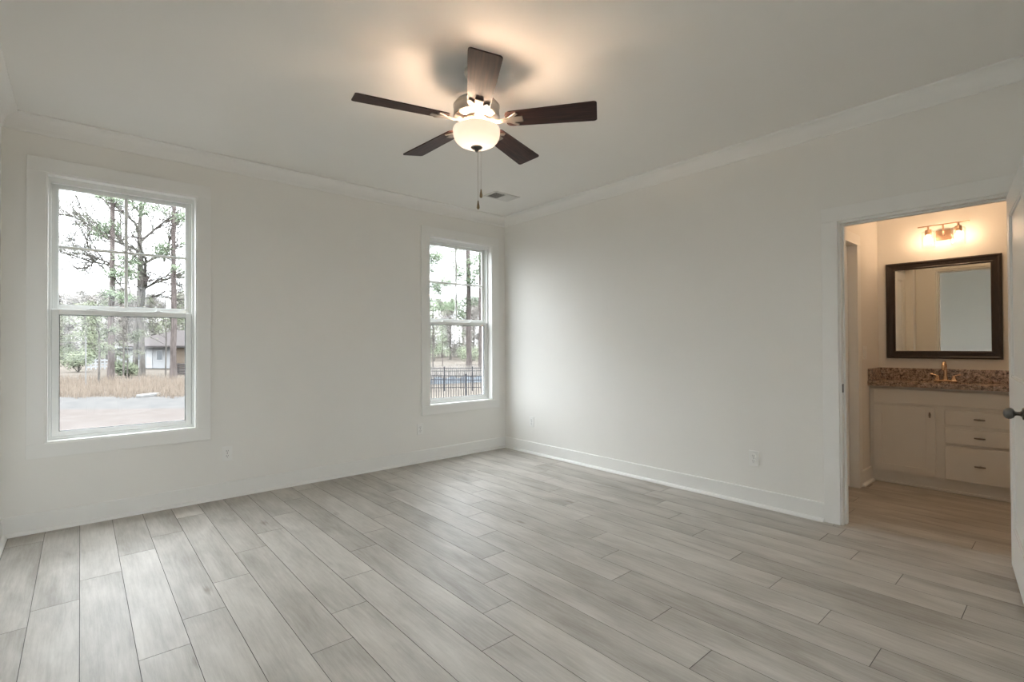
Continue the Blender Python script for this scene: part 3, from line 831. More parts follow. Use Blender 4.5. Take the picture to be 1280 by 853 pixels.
def build_faucet():
    fx, fy, fz = 1.735, -3.776, .8865
    r = tag(empty('faucet', (fx, fy, fz)), 'warm metal two handle centerset faucet on the granite vanity top', 'faucet')
    bm = BM(); bbox(bm, -.024, .024, -.078, .078, 0, .014, .006, 3); obj('base_plate', bm, M['faucet'], r, smooth=True)
    bm = BM(); lathe(bm, [(0, .012), (.019, .012), (.017, .030), (.0135, .05), (0, .05)], 24)
    pts = [(0, 0, .045), (0, 0, .105)] + [(-.048 + .048 * math.cos(a), 0, .118 + .045 * math.sin(a)) for a in [R(x) for x in range(0, 181, 20)]] + [(-.096, 0, .100)]
    tube(bm, pts, [.0125] * 2 + [.012] * 10 + [.0115], 16); obj('spout', bm, M['faucet'], r, smooth=True)
    for s in (-1, 1):
        bm = BM(); lathe(bm, [(0, .012), (.020, .012), (.019, .022), (.013, .036), (.015, .044), (.012, .052), (0, .054)], 24, Matrix.Translation((0, s * .054, 0)))
        tube(bm, [(0, s * .054, .048), (0, s * .078, .058), (0, s * .098, .062)], [.006, .005, .006], 10)
        obj('handle', bm, M['faucet'], r, smooth=True)
build_faucet()

def build_mirror():
    y0, y1, z0, z1 = -4.128, -3.361, 1.080, 1.943
    x = BX
    r = tag(empty('framed_mirror', (x, (y0 + y1) / 2, z0)), 'dark brown framed mirror on the wall over the bathroom vanity', 'mirror')
    hy, h = (y1 - y0) / 2, z1 - z0
    iy, iz = .0685, .063
    # profiled frame, mitred
    prof = [(0, 0), (0, .022), (.006, .028), (.016, .028), (.022, .024), (.052, .021), (.058, .024), (.064, .021), (.068, .010), (.068, 0)]   # (inward, depth)
    bm = BM(); rings = []
    for sy_, sz in ((-1, 0), (1, 0), (1, 1), (-1, 1)):
        ring = []
        for a, d in prof:
            ring.append(bm.verts.new((-.001 - d, sy_ * (hy - a), (a if sz == 0 else h - a))))
        rings.append(ring)
    n = len(prof)
    for q in range(4):
        a, b = rings[q], rings[(q + 1) % 4]
        for k in range(n): bm.faces.new((a[k], a[(k + 1) % n], b[(k + 1) % n], b[k]))
    obj('frame', bm, M['mframe'], r)
    bm = BM(); box(bm, -.009, -.002, -hy + .06, hy - .06, .06, h - .06); obj('mirror_glass', bm, M['mirror'], r)
build_mirror()

def build_vanity_light():
    yc, zc = -3.776, 2.150
    r = tag(empty('vanity_light', (BX, yc, zc)), 'two bulb bathroom wall light with clear glass shades above the mirror', 'wall lamp')
    bm = BM(); bbox(bm, -.022, 0, -.058, .058, -.042, .042, .003, 2); obj('backplate', bm, M['lampmetal'], r)
    bm = BM(); bbox(bm, -.085, -.071, -.170, .170, .078, .086, .002, 1)
    tube(bm, [(-.020, 0, .0), (-.050, 0, .0), (-.066, 0, .022), (-.078, 0, .079)], .007, 10); obj('crossbar', bm, M['lampmetal'], r)
    for s in (-1, 1):
        c = s * .098
        bm = BM(); tube(bm, [(-.078, c, .079), (-.078, c, .050)], .007, 12); lathe(bm, [(0, .052), (.021, .050), (.024, .044), (.024, .010), (.021, .006), (0, .006)], 24, Matrix.Translation((-.078, c, 0)))
        so = obj('socket', bm, M['lampmetal'], r, smooth=True)
        bm = BM(); lathe(bm, [(.026, .040), (.044, .036), (.0475, .028), (.0475, -.105), (.0460, -.105), (.0460, .027), (.043, .0345), (.026, .0385)], 40, Matrix.Translation((-.078, c, 0)), cap=False)
        obj('glass_shade', bm, M['shadeglass'], so, smooth=True)
        bm = BM(); lathe(bm, [(0, .008), (.011, .006), (.012, -.004), (.020, -.024), (.024, -.040), (.022, -.054), (.012, -.066), (0, -.069)], 24, Matrix.Translation((-.078, c, 0)))
        obj('bulb', bm, M['bulb'], so, smooth=True)['label'] = 'glowing round bulb'
        ld = bpy.data.lights.new('vanity_bulb_light', 'POINT'); ld.energy = VAN_W; ld.color = WARM; ld.shadow_soft_size = .026
        lo = bpy.data.objects.new('vanity_bulb_light', ld); COL.objects.link(lo); lo.parent = r; lo.location = (-.084, c, -.037)
build_vanity_light()
def build_fill_light():  # unseen fixture added to lift the light on the vanity front
    r = tag(empty('bath_fill_fixture', (1.15, -3.95, CZ)), 'round fill light added out of view on the bathroom ceiling', 'fill light')
    bm = BM(); lathe(bm, [(0, 0), (.150, 0), (.152, -.012), (.146, -.022), (0, -.022)], 40); obj('base', bm, M['nickel'], r, smooth=True)
    bm = BM(); lathe(bm, [(.140, -.0225), (.138, -.040), (.115, -.066), (.070, -.084), (0, -.090)], 40, cap=False); obj('fill_glass', bm, M['fillglow'], r, smooth=True)
    ld = bpy.data.lights.new('bath_fill_light', 'POINT'); ld.energy = BATH_FILL_W; ld.color = WARM; ld.shadow_soft_size = .12
    lo = bpy.data.objects.new('bath_fill_light', ld); COL.objects.link(lo); lo.parent = r; lo.location = (0, 0, -.22)
build_fill_light()
# ------------------------------------------------------------------ outdoors
G = -1.2
def at(u, d, z=G):
    """ground position seen along image column u at forward depth d (metres)"""
    p = CAM + (fw + rt * ((u - 640) / FPX)) * d
    return Vector((p.x, p.y, z))
def zat(v, d): return CAM.z + (432.2 - v) / FPX * d

def strip(name, rows, m, z, label=None, thick=.02):
    """ground band between two polylines of points"""
    bm = BM(); a = [bm.verts.new((p.x, p.y, z)) for p in rows[0]]; b = [bm.verts.new((p.x, p.y, z)) for p in rows[1]]
    a2 = [bm.verts.new((p.x, p.y, z - thick)) for p in rows[0]]; b2 = [bm.verts.new((p.x, p.y, z - thick)) for p in rows[1]]
    for i in range(len(a) - 1):
        bm.faces.new((a[i], a[i + 1], b[i + 1], b[i])); bm.faces.new((a2[i], a2[i + 1], a[i + 1], a[i])); bm.faces.new((b2[i], b2[i + 1], b[i + 1], b[i]))
    bm.faces.new((a[0], b[0], b2[0], a2[0])); bm.faces.new((a[-1], b[-1], b2[-1], a2[-1]))
    return struct(obj(name, bm, m), label)
bm = BM(); box(bm, -260, 260, -120, 330, G - .5, G - .05); struct(obj('ground', bm, M['drygrass']))
us = [-420, -200, 0, 100, 240, 420, 560, 700, 860, 1000]
strip('dirt_yard', ([at(u, 6 if u < 420 else 7, 0) for u in us], [at(u, 19.4 + .0008 * (u - 100), 0) for u in us]), M['dirt'], G + .01, None, .06)
strip('gravel_road', ([at(u, 19.4 + .0008 * (u - 100), 0) for u in us[:6]], [at(u, 24.2 + .002 * (u - 100), 0) for u in us[:6]]), M['road'], G + .005, None, .06)

rnd = random.Random(5)
# tall dry grass along the road
def grass_band():
    bm = BM()
    for i in range(15000):
        u = rnd.uniform(-60, 330); t = rnd.random()
        d = 24.0 + 11.5 * t + .8 * math.sin(u * .11)
        if rnd.random() < .25 and t > .7: continue
        p = at(u, d); h = rnd.uniform(.22, .55) * (1.0 + .9 * max(0, t - .45)) ; wd = rnd.uniform(.006, .016)
        lean = Vector((rnd.uniform(-.18, .18), rnd.uniform(-.18, .18), 0)); a = rnd.uniform(0, PI)
        s = Vector((math.cos(a), math.sin(a), 0)) * wd
        p.z -= .05
        v = [bm.verts.new(p - s), bm.verts.new(p + s), bm.verts.new(p + s * .7 + lean * h * .5 + Vector((0, 0, h * .6))), bm.verts.new(p + lean * h + Vector((0, 0, h)))]
        bm.faces.new((v[0], v[1], v[2])); bm.faces.new((v[0], v[2], v[3]))
    me = bpy.data.meshes.new('tall_dry_grass'); bm.to_mesh(me); bm.free(); me.materials.append(M['tallgrass'])
    o = bpy.data.objects.new('tall_dry_grass', me); COL.objects.link(o)
    tag(o, 'tall straw coloured grass growing beyond the gravel road', 'grass', kind='stuff')
grass_band()
def brush_band():
    bm = BM()
    for i in range(5000):
        u = rnd.uniform(500, 650); d = rnd.uniform(38, 47)
        p = at(u, d); h = rnd.uniform(.25, 1.0); a = rnd.uniform(0, PI); s = Vector((math.cos(a), math.sin(a), 0)) * rnd.uniform(.01, .03)
        lean = Vector((rnd.uniform(-.35, .35), rnd.uniform(-.35, .35), 0)); p.z -= .05
        v = [bm.verts.new(p - s), bm.verts.new(p + s), bm.verts.new(p + lean * h + Vector((0, 0, h)))]
        bm.faces.new(v)
    me = bpy.data.meshes.new('brush'); bm.to_mesh(me); bm.free(); me.materials.append(M['woods'])
    o = bpy.data.objects.new('undergrowth', me); COL.objects.link(o)
    tag(o, 'low brown undergrowth behind the black metal fences', 'undergrowth', kind='stuff')
brush_band()

# ---- trees
def leaves(bm, c, rad, n, size, flat=.6, rn=rnd):
    for _ in range(n):
        while True:
            q = Vector((rn.uniform(-1, 1), rn.uniform(-1, 1), rn.uniform(-1, 1)))
            if q.length < 1: break
        p = Vector(c) + Vector((q.x * rad, q.y * rad, q.z * rad * flat))
        d = Vector((rn.uniform(-1, 1), rn.uniform(-1, 1), rn.uniform(-1, 1))).normalized(); e2 = d.orthogonal().normalized()
        s = size * rn.uniform(.6, 1.4)
        bm.faces.new([bm.verts.new(p), bm.verts.new(p + d * s + e2 * s * .22), bm.verts.new(p + d * s * 1.5 - e2 * s * .1)])

def branch(bm, p, d, L, r, depth, rn, droop=0., tips=None, seg=5, spread=.75):
    n = 5; pts = [p.copy()]; q = p.copy(); dd = d.copy()
    for i in range(n):
        dd = (dd + Vector((rn.uniform(-1, 1), rn.uniform(-1, 1), rn.uniform(-.8, .8) - droop)) * .17).normalized()
        q = q + dd * L / n; pts.append(q.copy())
    rads = [max(.017, r * (1 - .62 * i / n)) for i in range(n + 1)]
    tube(bm, pts, rads, seg if depth > 1 else 4 if depth == 1 else 3, caps=False)
    if tips is not None and depth <= 1: tips.append(pts[-1]); tips.append(pts[-3])
    if depth <= 0: return
    k = rn.randint(3, 4) if depth > 1 else rn.randint(3, 5)
    for j in range(k):
        i = rn.randint(2, n); b = pts[i]
        nd = (dd + Vector((rn.uniform(-1, 1), rn.uniform(-1, 1), rn.uniform(-.6, .9))) * spread).normalized()
        branch(bm, b, nd, L * rn.uniform(.5, .75), rads[i] * .66, depth - 1, rn, droop, tips, seg, spread)

def raw(name, bm, m, parent):
    me = bpy.data.meshes.new(name); bm.to_mesh(me); bm.free(); me.materials.append(m)
    o = bpy.data.objects.new(name, me); COL.objects.link(o); o.parent = parent
    return o

def pine(u, d, dia, h, clumps, label, seed, lean=0., stubs=4, group=None):
    dens = 1.0 if u < 400 else 1.7
    rn = random.Random(seed)
    r = tag(empty('pine_tree', at(u, d)), label, 'tree', group)
    base = at(u, d)
    bm = BM(); pts = []; n = 14
    for i in range(n + 1):
        t = i / n; pts.append((rt.x * lean * t * h + rn.uniform(-.03, .03), rt.y * lean * t * h + rn.uniform(-.03, .03), t * h - .1 * (i == 0)))
    rads = [dia / 2 * (1.25 if i == 0 else 1) * (1 - .55 * i / n) for i in range(n + 1)]
    tube(bm, pts, rads, 10)
    fb = BM()
    for (cu, cv, rad, cnt) in clumps:                       # a clump of needles on its own limb
        z = zat(cv, d) - G
        off = rt * ((cu - u) / FPX * d) + fw * rn.uniform(-1, 1) * .8
        c = Vector((off.x, off.y, z))
        tz = max(0, z - rn.uniform(.2, .8)); k = min(n, max(0, tz / h * n)); i0 = int(k)
        s = Vector(pts[i0])
        s.z = tz
        mid = (s + c) / 2 + Vector((0, 0, -.15))
        tube(bm, [s, mid, c], [.05, .035, .012], 5)
        for _ in range(7):
            a = c + Vector((rn.uniform(-1, 1), rn.uniform(-1, 1), rn.uniform(-.6, .6))) * rad * .9
            tube(bm, [mid.lerp(c, rn.uniform(.3, 1)), a], [.014, .006], 3, caps=False)
            leaves(fb, a, rad * .6, int(cnt * dens) // 6, .19, .7, rn)
        leaves(fb, c, rad, int(cnt * dens) // 4, .19, .6, rn)
    for _ in range(stubs):
        z = rn.uniform(.35, .95) * h; a = rn.uniform(0, 2 * PI); i0 = int(z / h * n)
        s = Vector((pts[i0][0], pts[i0][1], z))
        branch(bm, s, Vector((math.cos(a), math.sin(a), .25)), rn.uniform(1.2, 2.4), .035, 1, rn)
    raw('trunk', bm, M['bark'], r)
    if clumps: raw('foliage', fb, M['needles'], r)
    else: fb.free()
    return r

pine(139, 36, .42, 19, [(152, 322, .7, 260), (150, 345, .75, 300), (149, 368, .7, 260), (160, 336, .55, 160), (131, 282, .75, 340), (124, 288, .5, 150), (147, 246, .7, 200), (168, 252, .7, 200), (120, 240, .6, 120), (162, 372, .45, 120)],
     'tall straight pine trunk seen through the left window, nearest the left pane edge', 3, .006, 5)
pine(217, 38, .44, 19, [(203, 314, .7, 300), (211, 309, .5, 160), (238, 272, .7, 280), (233, 300, .4, 90), (205, 262, .6, 130), (190, 268, .45, 80), (226, 335, .4, 80)],
     'tall straight pine trunk seen through the right half of the left window', 8, .002, 6)
pine(586, 45, .50, 22, [(574, 345, .9, 320), (567, 330, .8, 240), (592, 352, .8, 260), (590, 340, .6, 200), (578, 376, .9, 280), (566, 381, .8, 240), (594, 372, .8, 240), (577, 395, .7, 180), (575, 312, .8, 160), (590, 318, .7, 160), (583, 328, .6, 160)],
     'tall pine behind the fence seen through the window nearest the corner', 12, .0, 4)
pine(602, 43, .58, 22, [(596, 326, .7, 160), (600, 340, .7, 160), (598, 310, .6, 120)], 'thick pine trunk at the right edge of the window nearest the corner', 17, .0, 3)
pine(528, 40, .40, 20, [(545, 324, .8, 300), (541, 316, .6, 180), (551, 321, .5, 120), (540, 337, .7, 200), (557, 352, .8, 260), (549, 357, .7, 220), (541, 354, .6, 160), (565, 312, .6, 90), (545, 380, .8, 200), (558, 383, .8, 220), (539, 305, .5, 100), (548, 365, .5, 100)],
     'pine reaching its needled branches in from the left of the corner window', 21, .0, 3)
# young pine on the lawn
def small_pine(u, d, h, label, seed):
    rn = random.Random(seed); r = tag(empty('young_pine', at(u, d)), label, 'tree')
    bm = BM(); tube(bm, [(0, 0, -.1), (.03, 0, h * .5), (0, .02, h)], [.06, .045, .012], 6); fb = BM()
    for i in range(34):
        z = h * (.28 + .70 * (i / 34)); a = i * 2.4; L = (1 - z / h) * 1.15 + .25
        e_ = Vector((math.cos(a) * L, math.sin(a) * L, z + .25)); tube(bm, [(0, 0, z), e_], [.014, .005], 3, caps=False)
        leaves(fb, e_ * .6 + Vector((0, 0, z * .4)), .35, 26, .13, .6, rn)
    raw('trunk', bm, M['bark'], r); raw('foliage', fb, M['needles'], r)
small_pine(553, 58, 4.9, 'young pine standing on the pale lawn behind the black fence', 4)

# big bare hardwood
def hardwood():
    rn = random.Random(31); u, d = 173, 43
    r = tag(empty('bare_hardwood_tree', at(u, d)), 'large bare spreading tree with a double trunk, centre of the left window', 'tree')
    bm = BM(); tips = []
    def W(uu, vv, dd=0): o = rt * ((uu - u) / FPX * d) + fw * dd; return Vector((o.x, o.y, zat(vv, d) - G))
    tube(bm, [W(169, 470), W(169.5, 440), W(171, 410), W(173, 390)], [.24, .19, .18, .17], 10)
    tube(bm, [W(178, 471), W(178, 445), W(177, 415), W(175, 385), W(175, 350), W(175.5, 320), W(174, 290), W(176, 255), W(178, 225)], [.25, .20, .20, .24, .23, .20, .16, .12, .07], 10)
    limbs = [((177, 380), (192, 352), (205, 325), .20), ((176, 362), (205, 352), (232, 346), .10), ((175, 325), (160, 305), (150, 290), .12), ((174, 330), (190, 318), (212, 300), .12),
             ((175, 300), (190, 280), (206, 262), .12), ((174, 292), (160, 272), (140, 262), .12), ((173, 340), (150, 330), (125, 318), .10), ((175, 312), (140, 296), (108, 275), .11),
             ((178, 372), (196, 366), (214, 372), .07), ((176, 262), (186, 244), (196, 226), .09), ((176, 265), (160, 246), (146, 226), .09), ((192, 352), (208, 342), (236, 318), .08),
             ((160, 305), (128, 286), (90, 252), .09), ((150, 330), (118, 326), (84, 312), .07), ((125, 318), (104, 330), (82, 332), .05), ((205, 325), (220, 300), (236, 285), .08), ((108, 275), (92, 268), (74, 270), .05), ((171, 376), (156, 366), (134, 340), .06), ((140, 262), (120, 244), (96, 232), .07), ((206, 262), (222, 250), (240, 248), .06)]
    for a, b, c, rad in limbs:
        dd = rn.uniform(-2.2, 2.2)
        p0, p1, p2 = W(*a), W(b[0], b[1], dd * .5), W(c[0], c[1], dd)
        tube(bm, [p0, p1, p2], [rad, rad * .7, rad * .38], 6, caps=False)
        for s_, e_ in ((p0, p1), (p1, p2)):
            for _ in range(6):
                q = s_.lerp(e_, rn.uniform(.25, 1)); dr = ((e_ - s_).normalized() + Vector((rn.uniform(-1, 1), rn.uniform(-1, 1), rn.uniform(-.4, 1))) * .8).normalized()
                branch(bm, q, dr, rn.uniform(1.5, 2.8), max(.05, rad * .34), 2, rn, .05, tips, 5)
    raw('trunk', bm, M['barklight'], r)
    fb = BM()
    for t in tips:
        if rn.random() < .55: leaves(fb, t, .35, 5, .10, .8, rn)
    raw('foliage', fb, M['hedge'], r)
hardwood()
def sapling(u, d, h, dia, label, seed, leafy=False, mm='barklight'):
    rn = random.Random(seed); r = tag(empty('sapling', at(u, d)), label, 'tree')
    bm = BM(); tube(bm, [(0, 0, -.1), (.04, .02, h * .5), (-.03, 0, h)], [dia / 2, dia / 2.6, dia / 6], 6)
    tips = []
    for i in range(9):
        a = rn.uniform(0, 2 * PI); branch(bm, Vector((0, 0, h * rn.uniform(.4, .95))), Vector((math.cos(a), math.sin(a), .7)).normalized(), h * .2, dia / 7, 1, rn, 0, tips)
    raw('trunk', bm, M[mm], r)
    if leafy:
        fb = BM()
        for t in tips: leaves(fb, t, .3, 14, .11, .8, rn)
        raw('foliage', fb, M['hedge'], r)
sapling(123.5, 33, 4.6, .14, 'thin leafy sapling just left of the nearer pine trunk, left window', 41, True)
sapling(154, 36, 4.4, .13, 'slender bare sapling between the pine trunk and the double trunk', 42)
sapling(159, 38, 3.4, .10, 'short leafy sapling touching the left side of the double trunk', 43, True)
sapling(207, 40, 6.5, .12, 'leafy sapling left of the right hand pine, in front of the garage', 44, True)
sapling(541, 44, 5.2, .12, 'bare sapling at the left edge of the corner window', 45)
bm = BM(); tube(bm, [(0, 0, -.2), (0, 0, 3.0)], .035, 8); lathe(bm, [(.035, 3.0), (.05, 3.02), (.05, 3.06), (0, 3.08)], 10)
tag(obj('utility_post', bm, M['whitepost'], loc=at(107.3, 31)), 'thin white post standing in the tall grass', 'post')

# bushes
def bush(u, d, rad, h, label, seed, m='hedge', n=900):
    rn = random.Random(seed); r = tag(empty('evergreen_bush', at(u, d)), label, 'bush')
    fb = BM(); bm = BM()
    for _ in range(9):
        a = rn.uniform(0, 2 * PI); q = Vector((math.cos(a) * rad * .55, math.sin(a) * rad * .55, h * rn.uniform(.45, .75)))
        tube(bm, [(0, 0, -.1), q], [.04, .015], 5, caps=False); leaves(fb, q, rad * .6, n // 6, .20, h / rad * .6, rn)
    raw('foliage', fb, M[m], r); raw('stems', bm, M['barklight'], r)
bush(98, 50, 1.25, 2.0, 'round green bush on the lawn left of the white railing', 51)
bush(159, 40, .6, 1.0, 'green bush at the foot of the double trunk', 52)
bush(152, 44, .55, 1.1, 'green bush behind the slender sapling near the white railing', 53)
bush(587, 64, 1.6, 2.4, 'green bush on the far side of the pale lawn behind the fence', 54)

# distant woodland: three trees built, then copied
def wood_tree(kind, seed):
    rn = random.Random(seed); r = empty(('bare_woodland_tree', 'evergreen_woodland_tree')[kind])
    bm = BM(); h = 11
    tube(bm, [(0, 0, -.2), (.1, 0, h * .4), (0, .1, h * .85)], [.22, .16, .05], 6)
    fb = BM()
    for i in range(26):
        z = h * rn.uniform(.04, .95); a = rn.uniform(0, 2 * PI); L = rn.uniform(.9, 2.35) * (1.12 - .4 * z / h)
        e_ = Vector((math.cos(a) * L, math.sin(a) * L, z + rn.uniform(0, 1.3)))
        tube(bm, [(0, 0, min(z, h * .8)), e_], [.05, .015], 3, caps=False)
        if kind == 0:
            for _ in range(150):
                p = Vector((0, 0, z)).lerp(e_, rn.uniform(.3, 1.1)) + Vector((rn.uniform(-.6, .6), rn.uniform(-.6, .6), rn.gauss(0, .5)))
                dd = Vector((rn.uniform(-1, 1), rn.uniform(-1, 1), rn.uniform(-.3, 1.2))).normalized(); s = rn.uniform(.4, .9)
                o2 = dd.orthogonal().normalized() * .04
                fb.faces.new([fb.verts.new(p - o2), fb.verts.new(p + o2), fb.verts.new(p + dd * s)])
        else: leaves(fb, e_ * .85, 1.0, 110, .28, .8, rn)
    raw('trunk', bm, M['barklight'], r)
    raw(('twigs', 'foliage')[kind], fb, M[('woods', 'hedge')[kind]], r)
    return r
protos = [wood_tree(0, 61), wood_tree(0, 62), wood_tree(1, 63)]
used = [False] * 3
def plant(k, u, d, s, rz):
    src = protos[k]
    if used[k]:
        o = src.copy(); COL.objects.link(o)
        for ch in list(src.children):
            if ch.type != 'MESH': continue
            c = ch.copy(); COL.objects.link(c); c.parent = o
    else: o = src; used[k] = True
    o.location = at(u, d); o.rotation_euler = (0, 0, rz); o.scale = (s, s, s)
    ever = k == 2
    left = u < 400
    tag(o, ('evergreen tree' if ever else 'bare grey brown tree') + ' in the distant wood behind ' + ('the white house, left window' if left else 'the lawn, corner window'), 'tree',
        ('distant evergreens' if ever else 'distant bare woodland trees') + (' seen through the left window' if left else ' seen through the corner window'))
rn = random.Random(77)
def grove(u0, u1, rows, evers, s0, s1):
    for q, d in enumerate(rows):
        step = 6.7 * FPX / d; u = u0 + (q % 2) * step / 2; i = 0
        while u < u1:
            k = 2 if (q, i) in evers else rn.choice((0, 1))
            plant(k, u + rn.uniform(-2, 2), d + rn.uniform(-.3, .3), rn.uniform(s0, s1) * (1 + .09 * (q - 1)), rn.uniform(0, 6))
            u += step; i += 1
grove(-4, 290, (76, 83, 90, 97, 104), {(0, 1), (0, 2), (1, 1), (1, 2), (0, 4), (2, 5)}, .92, 1.06)
grove(490, 650, (80, 87, 94, 101), {(0, 1), (2, 2)}, .86, 1.0)

def thicket(u0, u1, d0, d1, n, top, label, seed):
    """far edge of the wood: twigs and stems nobody could count"""
    rn = random.Random(seed); bm = BM()
    for _ in range(n):
        u = rn.uniform(u0, u1); d = rn.uniform(d0, d1); p = at(u, d)
        h = top * (.80 + .13 * math.sin(u * .09) + .08 * math.sin(u * .31 + 1) + .05 * math.sin(u * .83))
        z = h * rn.random() ** .8
        p.z = G + z
        dd = Vector((rn.uniform(-1, 1), rn.uniform(-1, 1), rn.uniform(-.2, 1.3))).normalized(); s = rn.uniform(.6, 1.3)
        w_ = dd.orthogonal().normalized() * .055
        bm.faces.new([bm.verts.new(p - w_), bm.verts.new(p + w_), bm.verts.new(p + dd * s)])
    for i in range(int((u1 - u0) / 4)):
        u = rn.uniform(u0, u1); d = rn.uniform(d0, d1); p = at(u, d); tube(bm, [p, p + Vector((rn.uniform(-.3, .3), 0, top * .75))], [.12, .04], 5, caps=False)
    me = bpy.data.meshes.new('woodland_edge'); bm.to_mesh(me); bm.free(); me.materials.append(M['woods'])
    o = bpy.data.objects.new('woodland_edge', me); COL.objects.link(o); tag(o, label, 'woods', kind='stuff')
thicket(-220, 370, 109, 117, 46000, 11.5, 'hazy grey brown far edge of the wood seen through the left window', 91)
thicket(372, 800, 106, 114, 32000, 9.0, 'hazy grey brown far edge of the wood seen through the corner window', 92)

# ---- house across the road
def house():
    d = 60
    p0 = at(146, 59); ax = (at(262, 55) - p0); ax.z = 0; Lx = ax.length; ax.normalize()
    rz = math.atan2(ax.y, ax.x)
    r = tag(empty('ranch_house', p0, (0, 0, rz)), 'long low white house with a brown hipped roof beyond the trees', 'house')
    D, H = 8.5, 2.42
    bm = BM(); box(bm, 0, Lx * .68, 0, D, 0, H); obj('wall', bm, M['whitesiding'], r)
    bm = BM(); box(bm, Lx * .68 + .01, Lx, -.6, D, 0, H); obj('brick_wing', bm, M['brownwall'], r)['label'] = 'tan brick wing'
    bm = BM(); e_ = .5
    lo = [bm.verts.new(c) for c in ((-e_, -e_ - .2, H), (Lx + e_, -e_ - .8, H), (Lx + e_, D + e_, H), (-e_, D + e_, H))]
    lo2 = [bm.verts.new((v.co.x, v.co.y, H + .16)) for v in lo]
    hi = [bm.verts.new((3.6, D / 2, H + 2.1)), bm.verts.new((Lx - 2.5, D / 2, H + 2.1))]
    bm.faces.new(lo[::-1])
    for i in range(4): bm.faces.new((lo[i], lo[(i + 1) % 4], lo2[(i + 1) % 4], lo2[i]))
    bm.faces.new((lo2[0], lo2[1], hi[1], hi[0])); bm.faces.new((lo2[2], lo2[3], hi[0], hi[1])); bm.faces.new((lo2[1], lo2[2], hi[1])); bm.faces.new((lo2[3], lo2[0], hi[0]))
    rf = obj('roof', bm, M['roof'], r)
    bm = BM(); box(bm, -e_, Lx + e_, -e_ - .32, -e_ - .19, H - .08, H + .16); obj('fascia', bm, M['whitesiding'], rf)
    bm = BM(); box(bm, Lx * .34, Lx * .34 + .9, -.03, .01, .55, H - .25)
    for q in range(5): box(bm, Lx * .34, Lx * .34 + .9, -.05, -.03, .0 + q * .46, .40 + q * .46)
    obj('garage_door', bm, M['garage'], r)
    for xx, ww in ((1.0, .9), (3.0, .9), (6.4, .8)):
        bm = BM(); box(bm, xx - .08, xx + ww + .08, -.05, 0, .9, 2.1); wf = obj('window_frame', bm, M['garage'], r)
        bm = BM(); box(bm, xx, xx + ww, -.06, -.049, .98, 2.02); obj('pane', bm, M['homeglass'], wf)
    bm = BM(); box(bm, Lx * .80, Lx * .80 + .9, -.65, -.6, .9, 2.0); wf = obj('window_frame', bm, M['garage'], r)
house()
def railing():
    a, b = at(108, 55), at(142, 57); ax = b - a; L = ax.length; rz = math.atan2(ax.y, ax.x)
    r = tag(empty('white_railing', a, (0, 0, rz)), 'low white board fence between the round bush and the white house', 'fence')
    n = 6
    for i in range(n + 1):
        bm = BM(); box(bm, i * L / n - .06, i * L / n + .06, -.06, .06, -.1, 1.15); obj('post', bm, M['whitesiding'], r)
    for i in range(n):
        bm = BM()
        for z in (.18, .52, .86): box(bm, i * L / n + .06, (i + 1) * L / n - .06, -.02, .02, z, z + .2)
        obj('rail_panel', bm, M['whitesiding'], r)
railing()
bm = BM(); bbox(bm, -.45, .45, -.3, .3, 0, .18, .01, 1)
for q in range(4): bbox(bm, -.42, .42, -.27, .27, .22 + q * .2, .36 + q * .2, .01, 1)
for s in (-1, 1): box(bm, s * .3 - .03, s * .3 + .03, -.2, .2, .1, 1.0)
tag(obj('stacked_pallets', bm, M['roof'], loc=at(228, 44)), 'dark slatted stack on the lawn at the right edge of the left window', 'crate')
bm = BM(); bbox(bm, -.55, .55, -.18, .18, 0, .14, .03, 2)
tag(obj('concrete_slab', bm, M['concrete'], loc=at(186, 24.4), rot=(0, 0, .75)), 'pale concrete block lying by the gravel road', 'slab')

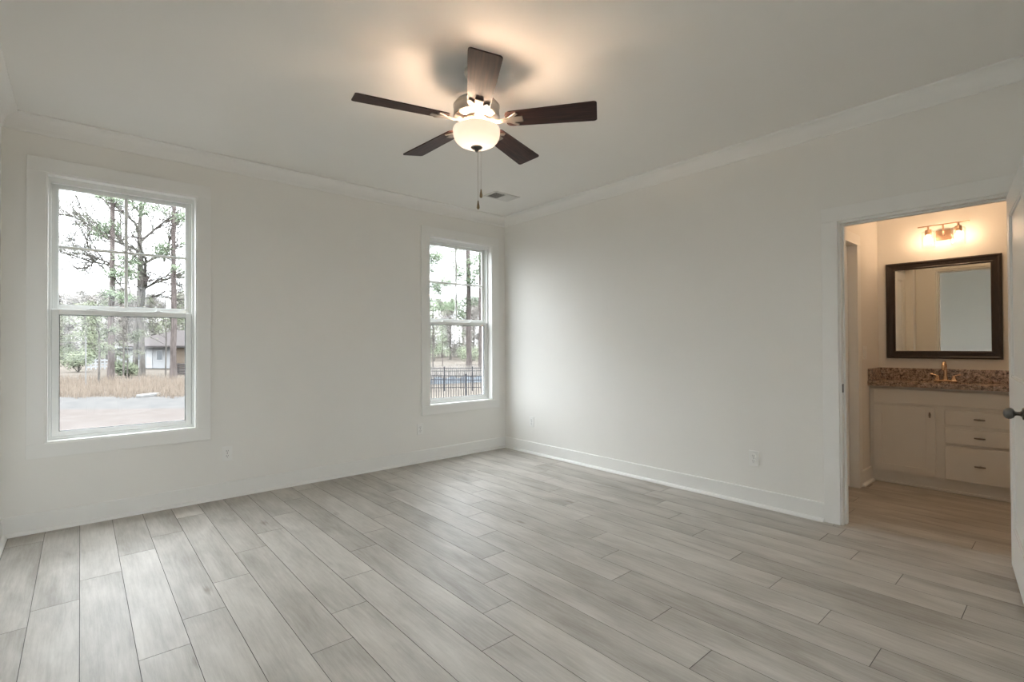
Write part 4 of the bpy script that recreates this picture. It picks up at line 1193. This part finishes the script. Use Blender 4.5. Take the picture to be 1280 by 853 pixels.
# ---- black metal fences behind the corner window
def fence(u0, u1, d0, d1, label, seedn):
    a, b = at(u0, d0), at(u1, d1); ax = b - a; L = ax.length; rz = math.atan2(ax.y, ax.x)
    r = tag(empty('metal_fence', a, (0, 0, rz)), label, 'fence')
    H = 1.22; n = max(1, round(L / 1.83)); bay = L / n
    for i in range(n + 1):
        bm = BM(); box(bm, i * bay - .03, i * bay + .03, -.03, .03, -.1, H + .03); lathe(bm, [(.045, H + .03), (.045, H + .05), (0, H + .075)], 4, Matrix.Translation((i * bay, 0, 0)) @ Matrix.Rotation(PI / 4, 4, 'Z'))
        obj('post', bm, M['iron'], r)
    for i in range(n):
        bm = BM()
        for z in (.12, H - .20, H - .04): box(bm, i * bay + .03, (i + 1) * bay - .03, -.013, .013, z, z + .028)
        k = int(bay / .105)
        for q in range(1, k): x = i * bay + q * bay / k; box(bm, x - .009, x + .009, -.009, .009, .05, H - .01)
        obj('picket_panel', bm, M['iron'], r)
fence(473.5, 640, 20.8, 19.6, 'nearer black metal picket fence with a post in the middle of the corner window', 1)
fence(520, 625, 27.0, 27.2, 'farther black metal picket fence seen above the nearer one', 2)
def silt():
    r = empty('silt_fence', at(505, 30.5)); a = r.location.copy(); b = at(640, 33.5) - a
    bm = BM(); n = 60; lo, hi, lo2, hi2 = [], [], [], []
    nrm = Vector((-b.y, b.x, 0)).normalized()
    for i in range(n + 1):
        t = i / n; p = b * t + nrm * .10 * math.sin(i * 1.3) * rnd.uniform(.4, 1); h = .38 + .06 * math.sin(i * .8)
        lo.append(bm.verts.new((p.x, p.y, 0))); hi.append(bm.verts.new((p.x + nrm.x * .08, p.y + nrm.y * .08, h)))
        q = p + nrm * .02; lo2.append(bm.verts.new((q.x, q.y, 0))); hi2.append(bm.verts.new((q.x + nrm.x * .08, q.y + nrm.y * .08, h)))
    for i in range(n):
        bm.faces.new((lo[i], lo[i + 1], hi[i + 1], hi[i])); bm.faces.new((lo2[i], hi2[i], hi2[i + 1], lo2[i + 1])); bm.faces.new((hi[i], hi[i + 1], hi2[i + 1], hi2[i]))
    raw('cloth', bm, M['silt'], r)
    for i in range(0, 9):
        p = b * (i / 8) + nrm * .05; bm = BM(); tube(bm, [(p.x, p.y, -.1), (p.x, p.y, .8)], .018, 6); raw('stake', bm, M['woods'], r)
    tag(r, 'blue grey silt barrier cloth stretched behind the black fences', 'barrier')
silt()
